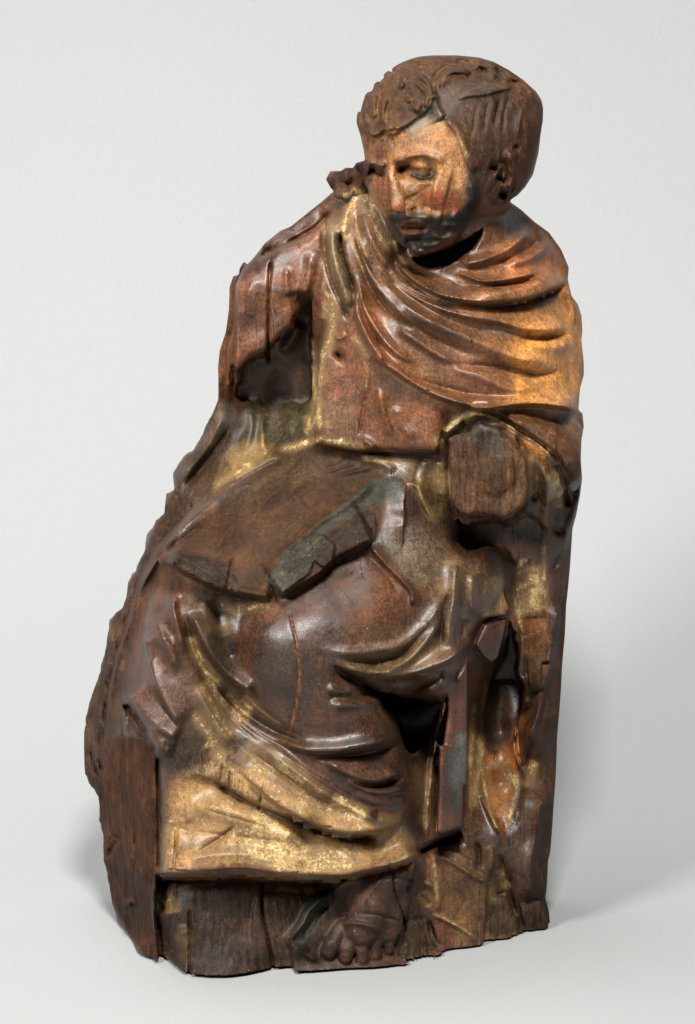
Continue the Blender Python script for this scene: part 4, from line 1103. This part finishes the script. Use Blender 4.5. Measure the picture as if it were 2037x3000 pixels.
def wood_material():
    w = NT('old_polychrome_walnut')
    tint = w.n('ShaderNodeAttribute', attribute_name='tint').outputs['Color']
    gilt = w.n('ShaderNodeAttribute', attribute_name='gilt').outputs['Fac']
    torn = w.n('ShaderNodeAttribute', attribute_name='torn').outputs['Fac']
    dull = w.n('ShaderNodeAttribute', attribute_name='dull').outputs['Fac']
    co = w.n('ShaderNodeTexCoord').outputs['Object']
    mp = w.n('ShaderNodeMapping'); w.set(mp.inputs['Vector'], co); mp.inputs['Scale'].default_value = (1, 1, 0.09)
    gv = mp.outputs[0]
    grain = w.noise(gv, 330, 5, 0.65, 0.3)
    grain2 = w.noise(gv, 900, 3, 0.6)
    ringv = w.noise(gv, 60, 3, 0.5, 1.2)
    mot = w.noise(co, 22, 5, 0.6)
    fine = w.noise(co, 700, 3, 0.7)
    ga = w.math('ADD', w.math('MULTIPLY', w.math('SUBTRACT', w.ramp(grain, 0.3, 0.7), 0.5), w.math('ADD', w.math('MULTIPLY', torn, 0.5), 0.36)), 1.0)
    gb = w.math('ADD', w.math('MULTIPLY', w.math('SUBTRACT', w.noise(co, 300, 7, 0.85), 0.5), 3.0), 1.0)
    ga = w.math('MULTIPLY', ga, gb)
    ga = w.math('MULTIPLY', ga, w.math('ADD', w.math('MULTIPLY', w.math('SUBTRACT', w.noise(co, 620, 3, 0.7), 0.5), 2.2), 1.0))
    ga = w.n('ShaderNodeClamp', Value=ga, Min=0.25, Max=2.2).outputs[0]
    c = w.mix(1.0, tint, w.n('ShaderNodeCombineColor', Red=ga, Green=ga, Blue=ga).outputs[0], 'MULTIPLY')
    mo = w.ramp(mot, 0.3, 0.7, 0.66, 1.32)
    c = w.mix(1.0, c, w.n('ShaderNodeCombineColor', Red=mo, Green=mo, Blue=mo).outputs[0], 'MULTIPLY')
    rg = w.ramp(ringv, 0.35, 0.65, 0.88, 1.1)
    c = w.mix(1.0, c, w.n('ShaderNodeCombineColor', Red=rg, Green=rg, Blue=rg).outputs[0], 'MULTIPLY')
    wear = w.math('ADD', w.math('MULTIPLY', w.math('SUBTRACT', w.noise(co, 48, 8, 0.72, 0.5), 0.5), 2.6), 1.0)
    wear = w.n('ShaderNodeClamp', Value=wear, Min=0.35, Max=1.75).outputs[0]
    c = w.mix(1.0, c, w.n('ShaderNodeCombineColor', Red=wear, Green=wear, Blue=wear).outputs[0], 'MULTIPLY')
    # red-brown varnish pools and grey bloom
    va = w.noise(co, 9, 4, 0.6)
    c = w.mix(w.ramp(va, 0.5, 0.75, 0.0, 0.3), c, w.mix(1.0, c, (1.3, 0.95, 0.75, 1), 'MULTIPLY'))
    bl = w.noise(co, 15, 6, 0.7)
    c = w.mix(w.ramp(bl, 0.55, 0.8, 0.0, 0.28), c, (0.055, 0.043, 0.030, 1))
    # drying checks along the grain
    mk = w.n('ShaderNodeMapping'); w.set(mk.inputs['Vector'], w.mix(0.01, co, w.n('ShaderNodeTexNoise', Vector=co, Scale=25.0).outputs['Color'], 'ADD')); mk.inputs['Scale'].default_value = (1, 1, 0.035)
    ck = w.math('ABSOLUTE', w.math('SUBTRACT', w.noise(mk.outputs[0], 130, 2, 0.5), 0.5))
    check = w.math('MULTIPLY', w.math('SUBTRACT', 1.0, w.ramp(ck, 0.004, 0.014)), w.ramp(w.noise(co, 26, 2, 0.5), 0.52, 0.62))
    c = w.mix(w.math('MULTIPLY', check, 0.75), c, (0.012, 0.008, 0.006, 1))
    # pale dust and paint specks
    sp = w.noise(co, 560, 3, 0.6)
    patch = w.noise(co, 30, 3, 0.5)
    spk = w.math('MULTIPLY', w.ramp(sp, 0.69, 0.74), w.ramp(patch, 0.45, 0.6))
    c = w.mix(w.math('MULTIPLY', spk, 0.7), c, (0.46, 0.36, 0.22, 1))
    # dark pores of torn wood
    pore = w.ramp(grain2, 0.58, 0.7)
    c = w.mix(w.math('MULTIPLY', w.math('MULTIPLY', pore, torn), 0.7), c, (0.022, 0.012, 0.008, 1))
    # gilding and gesso, flaked
    gn = w.noise(co, 130, 9, 0.78, 0.6)
    gfine = w.noise(co, 520, 4, 0.7, 0.5)
    gsum = w.math('ADD', w.math('ADD', w.math('MULTIPLY', gn, 0.65), w.math('MULTIPLY', gfine, 0.35)), w.math('MULTIPLY', w.math('SUBTRACT', gilt, 0.78), 0.36))
    gmask = w.math('MULTIPLY', w.ramp(gsum, 0.455, 0.545), w.ramp(gilt, 0.04, 0.2))
    tone = w.math('ADD', w.math('MULTIPLY', w.noise(co, 70, 8, 0.72, 0.3), 0.78), w.math('MULTIPLY', gfine, 0.22))
    cr = w.n('ShaderNodeValToRGB'); w.set(cr.inputs[0], tone)
    el = cr.color_ramp.elements
    el[0].position = 0.36; el[0].color = (0.06, 0.035, 0.016, 1)
    el[1].position = 0.66; el[1].color = (0.688, 0.611, 0.464, 1)
    for p_, col_ in ((0.43, (0.138, 0.073, 0.026, 1)), (0.49, (0.344, 0.215, 0.073, 1)), (0.56, (0.516, 0.37, 0.163, 1))):
        e = el.new(p_); e.color = col_
    vor = w.n('ShaderNodeTexVoronoi', feature='DISTANCE_TO_EDGE')
    w.set(vor.inputs['Vector'], w.mix(0.012, co, w.n('ShaderNodeTexNoise', Vector=co, Scale=120.0).outputs['Color'], 'ADD')); vor.inputs['Scale'].default_value = 260
    crack = w.ramp(vor.outputs['Distance'], 0.0, 0.08)
    gc = w.mix(w.math('MULTIPLY', w.math('SUBTRACT', 1.0, crack), 0.4), cr.outputs[0], (0.09, 0.05, 0.02, 1))
    halo = w.math('MULTIPLY', w.ramp(gilt, 0.02, 0.8), 0.55)
    c = w.mix(halo, c, (0.19, 0.115, 0.045, 1))
    c = w.mix(w.math('MULTIPLY', gmask, 0.85), c, gc)
    w.set(w.bsdf.inputs['Base Color'], c)
    # gloss
    ro = w.math('ADD', w.ramp(mot, 0.25, 0.75, 0.27, 0.40), w.math('MULTIPLY', w.ramp(ga, 0.7, 1.3), 0.16))
    ro = w.math('ADD', ro, w.math('MULTIPLY', dull, 0.28))
    ro = w.math('ADD', ro, w.math('MULTIPLY', gmask, 0.06), True)
    w.set(w.bsdf.inputs['Roughness'], ro)
    w.set(w.bsdf.inputs['Specular IOR Level'], w.math('SUBTRACT', 0.55, w.math('MULTIPLY', dull, 0.45)))
    w.set(w.bsdf.inputs['Coat Weight'], w.math('MULTIPLY', w.math('SUBTRACT', 1.0, w.math('MULTIPLY', dull, 1.5), True), w.ramp(mot, 0.3, 0.6, 0.02, 0.20)))
    w.bsdf.inputs['Coat Roughness'].default_value = 0.22
    w.set(w.bsdf.inputs['Metallic'], w.math('MULTIPLY', w.math('MULTIPLY', gmask, w.ramp(tone, 0.45, 0.6)), 0.12))
    # relief
    h = w.math('ADD', w.math('MULTIPLY', grain, w.math('ADD', w.math('MULTIPLY', torn, 1.1), 0.10)), w.math('MULTIPLY', w.math('MULTIPLY', grain2, torn), 0.9))
    h = w.math('ADD', h, w.math('MULTIPLY', fine, 0.22))
    h = w.math('ADD', h, w.math('MULTIPLY', gmask, w.math('ADD', w.math('MULTIPLY', gn, 1.6), w.math('MULTIPLY', crack, 0.35))))
    h = w.math('SUBTRACT', h, w.math('MULTIPLY', check, 0.8))
    bp = w.n('ShaderNodeBump'); w.set(bp.inputs['Height'], h); bp.inputs['Strength'].default_value = 0.5; bp.inputs['Distance'].default_value = 0.0016
    cv = w.n('ShaderNodeTexVoronoi', feature='SMOOTH_F1'); w.set(cv.inputs['Vector'], w.mix(0.03, co, w.n('ShaderNodeTexNoise', Vector=co, Scale=40.0).outputs['Color'], 'ADD')); cv.inputs['Scale'].default_value = 70; cv.inputs['Smoothness'].default_value = 0.25
    chis = cv.outputs['Distance']
    bp2 = w.n('ShaderNodeBump'); w.set(bp2.inputs['Height'], chis); bp2.inputs['Strength'].default_value = 0.19; bp2.inputs['Distance'].default_value = 0.003
    w.set(bp2.inputs['Normal'], bp.outputs[0])
    w.set(w.bsdf.inputs['Normal'], bp2.outputs[0])
    w.set(w.bsdf.inputs['Coat Normal'], bp2.outputs[0])
    return w.m


def cloth_material():
    w = NT('grey_backdrop_cloth')
    co = w.n('ShaderNodeTexCoord').outputs['Object']
    a = w.noise(co, 1.3, 3, 0.5)
    f = w.noise(co, 900, 2, 0.6)
    v = w.math('MULTIPLY', w.ramp(a, 0.3, 0.7, 0.97, 1.03), w.ramp(f, 0.25, 0.75, 0.95, 1.05))
    c = w.mix(1.0, (0.258, 0.265, 0.265, 1), w.n('ShaderNodeCombineColor', Red=v, Green=v, Blue=v).outputs[0], 'MULTIPLY')
    w.set(w.bsdf.inputs['Base Color'], c)
    w.bsdf.inputs['Roughness'].default_value = 0.9
    w.bsdf.inputs['Specular IOR Level'].default_value = 0.15
    wv = w.n('ShaderNodeTexWave', wave_type='BANDS', bands_direction='X'); w.set(wv.inputs['Vector'], co); wv.inputs['Scale'].default_value = 260; wv.inputs['Distortion'].default_value = 1.5
    wv2 = w.n('ShaderNodeTexWave', wave_type='BANDS', bands_direction='DIAGONAL'); w.set(wv2.inputs['Vector'], co); wv2.inputs['Scale'].default_value = 260; wv2.inputs['Distortion'].default_value = 1.5
    h = w.math('ADD', w.math('MULTIPLY', w.math('ADD', wv.outputs['Fac'], wv2.outputs['Fac']), 0.5), w.math('MULTIPLY', f, 0.8))
    bp = w.n('ShaderNodeBump'); w.set(bp.inputs['Height'], h); bp.inputs['Strength'].default_value = 0.25; bp.inputs['Distance'].default_value = 0.001
    w.set(w.bsdf.inputs['Normal'], bp.outputs[0])
    return w.m


WOOD = wood_material()
CLOTH = cloth_material()

# ----------------------------------------------------------------------------------------------
# BACKDROP: one grey cloth, table and wall in a sweep
# ----------------------------------------------------------------------------------------------
R_ = 0.85
prof = [(y, 0.0) for y in np.linspace(-3.0, 0.22, 60)[:-1]] + [(0.22 + R_ * math.sin(t), R_ - R_ * math.cos(t)) for t in np.linspace(0, math.pi / 2, 28)] \
    + [(0.22 + R_, z) for z in np.linspace(R_, 3.6, 24)[1:]]
xs = np.linspace(-3, 3, 241)
pr = np.array(prof)
gxx, gi = np.meshgrid(xs, np.arange(len(pr)))
yy = pr[gi, 0]; zz = pr[gi, 1].copy()
flat = np.clip(1 - zz / 0.12, 0, 1)
wr = noise(gxx * 5 + 3, yy * 7, 0 * yy + 0.5) * 0.0035 + noise(gxx * 14 + 9, yy * 10 + 2 * gxx, 0 * yy + 3.5) * 0.0012
zz += (wr - 0.0030) * flat
verts = np.stack([gxx, yy, zz], -1).reshape(-1, 3)
nx_ = len(xs)
idx = (np.arange(len(pr) - 1)[:, None] * nx_ + np.arange(nx_ - 1)[None]).reshape(-1)
faces = np.stack([idx, idx + 1, idx + nx_ + 1, idx + nx_], 1)


def new_mesh(name, verts, quads, mat):
    me = bpy.data.meshes.new(name)
    me.vertices.add(len(verts)); me.vertices.foreach_set('co', np.ascontiguousarray(verts, f32).ravel())
    me.loops.add(quads.size); me.polygons.add(len(quads))
    me.loops.foreach_set('vertex_index', np.ascontiguousarray(quads, np.int32).ravel())
    me.polygons.foreach_set('loop_start', np.arange(0, quads.size, 4, dtype=np.int32))
    me.update(calc_edges=True)
    me.polygons.foreach_set('use_smooth', np.ones(len(quads), bool))
    me.materials.append(mat)
    return me


bo = bpy.data.objects.new('backdrop', new_mesh('backdrop', verts, faces, CLOTH))
bo['kind'] = 'structure'
bo['label'] = 'pale grey cloth backdrop sweeping from table to wall'
C.objects.link(bo)

# ----------------------------------------------------------------------------------------------
# THE STATUE: one thing, its carved parts split from one continuous surface
# ----------------------------------------------------------------------------------------------
PARTS = [('seat_front', None, None, None)]
LAB = np.zeros((NV, NU), np.int16)
PARENT = {}


def part(name, s, parent=None, label=None, curve=False, over=None):
    """outline of a part in photo units; later parts lie on top; `over` limits it to parts already drawn"""
    PARTS.append((name, parent, label, None))
    line = spline(pts(s), True) if curve else np.array([q[:2] for q in pts(s)])
    m = poly_field(line, 3.0) < 0
    if over:
        ok = [i for i, q in enumerate(PARTS) if q[0] in over]
        m &= np.isin(LAB, ok)
    LAB[m] = len(PARTS) - 1
    return len(PARTS) - 1


p_slab = part('throne_side', 'Q 640,1165 920,1040 920,1310 760,1370 560,1560 440,1760 330,2080 470,2110 480,2560 470,2880 200,2880 200,1500 560,1200', None, 'ragged dark side of the seat with torn edge')
p_plinth = part('plinth', 'Q 462,2560 900,2570 1010,2560 1060,2550 1230,2480 1340,2440 1440,2560 1640,2640 1640,2900 380,2900')
p_tunic = part('tunic', 'B 690,900 800,750 960,1110 1100,1350 1578,1600 1578,2000 1700,2050 1560,2040 1300,2000 1000,2050 720,1900')
p_skirt = part('skirt', 'Q 560,1560 640,1720 800,1760 1000,1620 1190,1530 1200,1500 1300,1560 1400,1620 1400,1900 1340,2060 1290,2040 1180,2040 1180,2380 1240,2500 1040,2560 900,2570 460,2570 470,2110 330,2080 440,1760')
part('hem', 'S 365,1780 430,1735 520,1760 620,1850 720,1900 940,1885 960,1985 760,2005 600,2000 365,2000', None, 'worn gilded hem of the robe over the plinth', over=('skirt',))
p_lap = part('lap', 'D 100,1480 500,1000 700,800 900,640 1200,590 1578,640 1578,1180 1320,1310 1210,1410 960,1578 620,1540 480,1490 330,1410 185,1335', None, 'broken flat lap with sawn grey edge')
p_lap2 = part('lap', 'E 0,530 280,540 270,660 305,790 290,980 0,1120', None); LAB[LAB == p_lap2] = p_lap; PARTS.pop()
part('broken_ledge', 'D 830,1470 960,1310 1150,1140 1400,950 1578,800 1800,640 1810,760 1578,960 1320,1130 1200,1210 1170,1430 950,1570', 'lap', 'grey broken ledge along the lap', over=('lap',))
p_cloth = part('apron_fold', 'E 290,680 480,580 580,580 590,940 500,980', None, 'gilded cloth hanging beside the forearm stump')
p_mantle = part('mantle', 'A 20,1000 200,930 330,1000 430,1120 490,1330 560,1400 760,1430 960,1300 1110,1060 1180,1050 1560,1200 1760,1600 1740,3400 1560,2640 1300,2560 1000,2440 700,2440 300,2280 30,1700 -100,1200')
p_mantle2 = part('mantle', 'E 740,240 830,245 940,270 1060,360 1220,450 1330,560 1400,900 1330,1200 1420,1250 1560,700 1560,100 900,180', None); LAB[LAB == p_mantle2] = p_mantle; PARTS.pop()
p_sleeve = part('sleeve', 'B 80,1578 60,900 240,700 560,450 870,240 960,290 800,420 790,600 810,760 840,860 700,900 640,1090 600,1200 430,1400 440,1578 340,1620 100,1640', None, 'hollow broken upper sleeve with a long crack')
p_knot = part('knot', 'A 0,880 40,800 150,790 290,740 320,880 200,970 60,980', None, 'splintered knot of cloth on the shoulder')
p_fore = part('forearm', 'E 570,420 640,360 740,290 860,270 960,300 1060,370 1220,470 1200,600 1200,800 1120,900 960,990 640,930 570,860', None, 'sawn off forearm with splintered end')
p_cuff = part('cuff', 'E 1140,430 1220,470 1330,570 1400,900 1260,980 1120,960 1130,860 1200,800 1200,600', None, 'gilded edge of the sleeve opening')
p_fold = part('drapery_fold', 'K 420,790 600,550 590,1578 600,1900 480,1990 260,1990 270,1578 330,1300 360,1100', None, 'straight fold stained red and blue')
p_fold2 = part('drapery_fold', 'N 470,0 705,0 700,610 640,630 500,670 340,760 400,680 430,400', None); LAB[LAB == p_fold2] = p_fold; PARTS.pop()
p_rod = part('drapery_fold', 'K 760,640 710,900 700,1200 690,1578 630,1578 650,1200 680,900', None, 'thin upright fold with pale ridge')
p_rod2 = part('drapery_fold', 'N 770,0 830,0 840,300 900,520 1000,700 880,960 800,940 790,700 720,600', None); LAB[LAB == p_rod2] = p_rod; PARTS.pop()
p_end = part('drapery_end', 'K 690,310 905,265 885,430 830,610 760,670 680,610 605,500', None, 'faceted end of hanging cloth')
p_post = part('throne_post', 'K 930,-600 1170,-1000 1180,300 1250,470 1160,1000 1060,1300 1000,1578 1000,2300 1560,3000 1620,2000 1500,0 1500,-1000', None, 'upright of the seat with traces of gilding')
part('dowel', 'L 685,1265 715,1258 740,1265 752,1290 745,1315 715,1330 685,1318 676,1290', 'plinth', 'small round peg in the plinth', over=('plinth',))
p_foot = part('foot', 'M 1040,860 1200,790 1210,900 1180,1000 1110,1260 1050,1500 880,1540 700,1530 540,1470 500,1410 480,1300 560,1200 640,1080 850,960')
for q in ('M 545,1430 600,1290 690,1260 700,1340 660,1490 580,1510', 'M 655,1480 690,1330 770,1250 780,1330 750,1480 720,1530 680,1520', 'M 765,1480 800,1330 830,1260 870,1290 870,1380 840,1520 790,1530',
          'M 860,1480 890,1330 900,1270 940,1310 960,1400 930,1520 880,1530', 'M 945,1480 970,1370 950,1310 1020,1360 1040,1420 1000,1500 960,1530'):
    part('toe', q, 'foot', over=('foot',))
p_block = part('drapery_block', 'N 410,1280 460,1100 440,780 560,720 760,830 885,960 870,1230 848,1560 720,1600 490,1580', None, 'angular flat faced cloth end resting on the plinth')
p_head = part('head', 'A 150,620 150,400 220,200 500,30 880,10 1180,60 1560,340 1560,620 1400,1010 1240,1060 1110,1060 1000,1290 800,1430 560,1400 480,1330 430,1120 320,980 300,850 250,690')
part('hair', 'A 150,620 150,400 220,200 500,30 880,10 1180,60 1560,340 1560,620 1400,1010 1240,1060 1110,1075 1010,860 930,740 900,640 860,565 790,495 735,400 680,440 600,500 520,550 400,575 280,590', 'head', 'carved locks with a torn flat side', over=('head',))
part('beard', 'A 420,1120 560,1130 700,1130 780,1150 920,1080 950,860 1010,870 1110,1075 1000,1290 800,1430 560,1400 480,1330', 'head', 'dark painted short beard', over=('head',))
part('mouth', 'A 480,1185 560,1162 640,1172 700,1200 690,1228 610,1262 520,1255', 'head', over=('beard', 'head'))
part('eye', 'A 480,840 560,795 660,785 760,840 720,890 640,905 570,870', 'head', over=('head',))
part('eye', 'A 300,820 350,815 410,860 400,890 340,880', 'head', over=('head',))
part('nose', 'A 440,800 490,820 540,960 620,1060 610,1100 500,1125 455,1100 450,950', 'head', over=('head',))


def components(n, quads):
    """label of the connected piece of every vertex (all vertices are used by some face)"""
    e = np.vstack([quads[:, [0, 1]], quads[:, [1, 2]], quads[:, [2, 3]], quads[:, [3, 0]]])
    e = np.vstack([e, e[:, ::-1]])
    e = e[np.argsort(e[:, 0], kind='stable')]
    src, dst = e[:, 0], e[:, 1].copy()
    first = np.flatnonzero(np.r_[True, src[1:] != src[:-1]])
    lab = np.arange(n)
    while True:
        new = np.minimum(lab, np.minimum.reduceat(lab[dst], first))
        root_ = np.full(n, n); np.minimum.at(root_, lab, new)
        new = np.minimum(new, root_[lab])
        for _ in range(4):
            new = new[new]
        if (new == lab).all():
            return lab
        lab = new


LBL = components(len(POS), QUADS)
big = np.bincount(LBL).argmax()
QUADS = QUADS[LBL[QUADS[:, 0]] == big]
W = np.stack([POS[:, 0], -POS[:, 1], POS[:, 2]], 1) * S
uu, vv = project(POS[:, 0], POS[:, 1], POS[:, 2])
jx = noise(POS[:, 0] / 16, POS[:, 1] / 16, POS[:, 2] / 16) * 5 + noise(POS[:, 0] / 6, POS[:, 1] / 6, POS[:, 2] / 6) * 3
jy = noise(POS[:, 0] / 16 + 20, POS[:, 1] / 16, POS[:, 2] / 16) * 5 + noise(POS[:, 0] / 6 + 9, POS[:, 1] / 6, POS[:, 2] / 6) * 3
keep = np.clip((POS[:, 1] + 260) / 80, 0, 1)
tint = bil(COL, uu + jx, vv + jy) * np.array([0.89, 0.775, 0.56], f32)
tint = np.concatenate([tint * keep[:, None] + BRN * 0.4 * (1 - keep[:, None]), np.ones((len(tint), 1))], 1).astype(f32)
gilt_ = (bil(GLD, uu, vv) * keep).astype(f32); torn_ = bil(RAWM, uu, vv).astype(f32); dull_ = bil(DUL, uu, vv).astype(f32)
fc = QUADS
fu = uu[fc].mean(1); fv = vv[fc].mean(1)
flab = LAB[np.clip((fv / RS + 0.5).astype(int), 0, NV - 1), np.clip((fu / RS + 0.5).astype(int), 0, NU - 1)]
nd = (-NRM[:, 1])[QUADS].mean(1)
fd = POS[:, 1][QUADS].mean(1)
PARTS.append(('back', None, 'plain uncarved back of the figure', None))
flab[(fd < -330) | ((nd < -0.35) & (fd < -150))] = len(PARTS) - 1

for _pass in range(2):
    for li in range(len(PARTS)):
        sel = np.flatnonzero(flab == li)
        if len(sel) == 0:
            continue
        used, inv = np.unique(QUADS[sel].ravel(), return_inverse=True)
        cl = components(len(used), inv.reshape(-1, 4))
        fcl = cl[inv.reshape(-1, 4)[:, 0]]
        ids, cnt = np.unique(fcl, return_counts=True)
        small = ids[cnt < max(150, 0.12 * cnt.max())] if li else ids[cnt < 3000]
        if len(small) == 0 or (li and len(small) == len(ids)):
            continue
        for i_ in small:
            f_ = sel[fcl == i_]
            vs_ = np.zeros(len(POS), bool); vs_[QUADS[f_].ravel()] = True
            nb = np.flatnonzero(vs_[QUADS].any(1))
            other = flab[nb]; other = other[other != li]
            if len(other):
                flab[f_] = np.bincount(other).argmax()

root = bpy.data.objects.new('wooden_statue', None)
root.location = (0.0, 0.0, 0.0)
root['label'] = 'old carved wooden statue of a seated bearded man in a draped mantle with flaking gilding'
root['category'] = 'statue'
C.objects.link(root)
made = {}
for li, (name, parent, label, _) in enumerate(PARTS):
    qa = QUADS[flab == li]
    if len(qa) == 0:
        print('EMPTY PART', name)
        continue
    used_, inv_ = np.unique(qa.ravel(), return_inverse=True)
    fcl = components(len(used_), inv_.reshape(-1, 4))[inv_.reshape(-1, 4)[:, 0]]
    for cid in np.unique(fcl):
        q = qa[fcl == cid]
        used, inv = np.unique(q.ravel(), return_inverse=True)
        me = new_mesh(name, W[used], inv.reshape(-1, 4), WOOD)
        a = me.attributes.new('tint', 'FLOAT_COLOR', 'POINT'); a.data.foreach_set('color', tint[used].ravel())
        for nm, arr in (('gilt', gilt_), ('torn', torn_), ('dull', dull_)):
            a = me.attributes.new(nm, 'FLOAT', 'POINT'); a.data.foreach_set('value', arr[used])
        me.normals_split_custom_set_from_vertices(NRM[used].astype(f32))
        o = bpy.data.objects.new(name, me)
        o.parent = made[parent] if parent else root
        if label:
            o['label'] = label
        C.objects.link(o)
        made.setdefault(name, o)
        print('part', o.name, len(q), 'centre', uu[used].mean().round(), vv[used].mean().round())
print('done', round(time.time() - T0, 1))
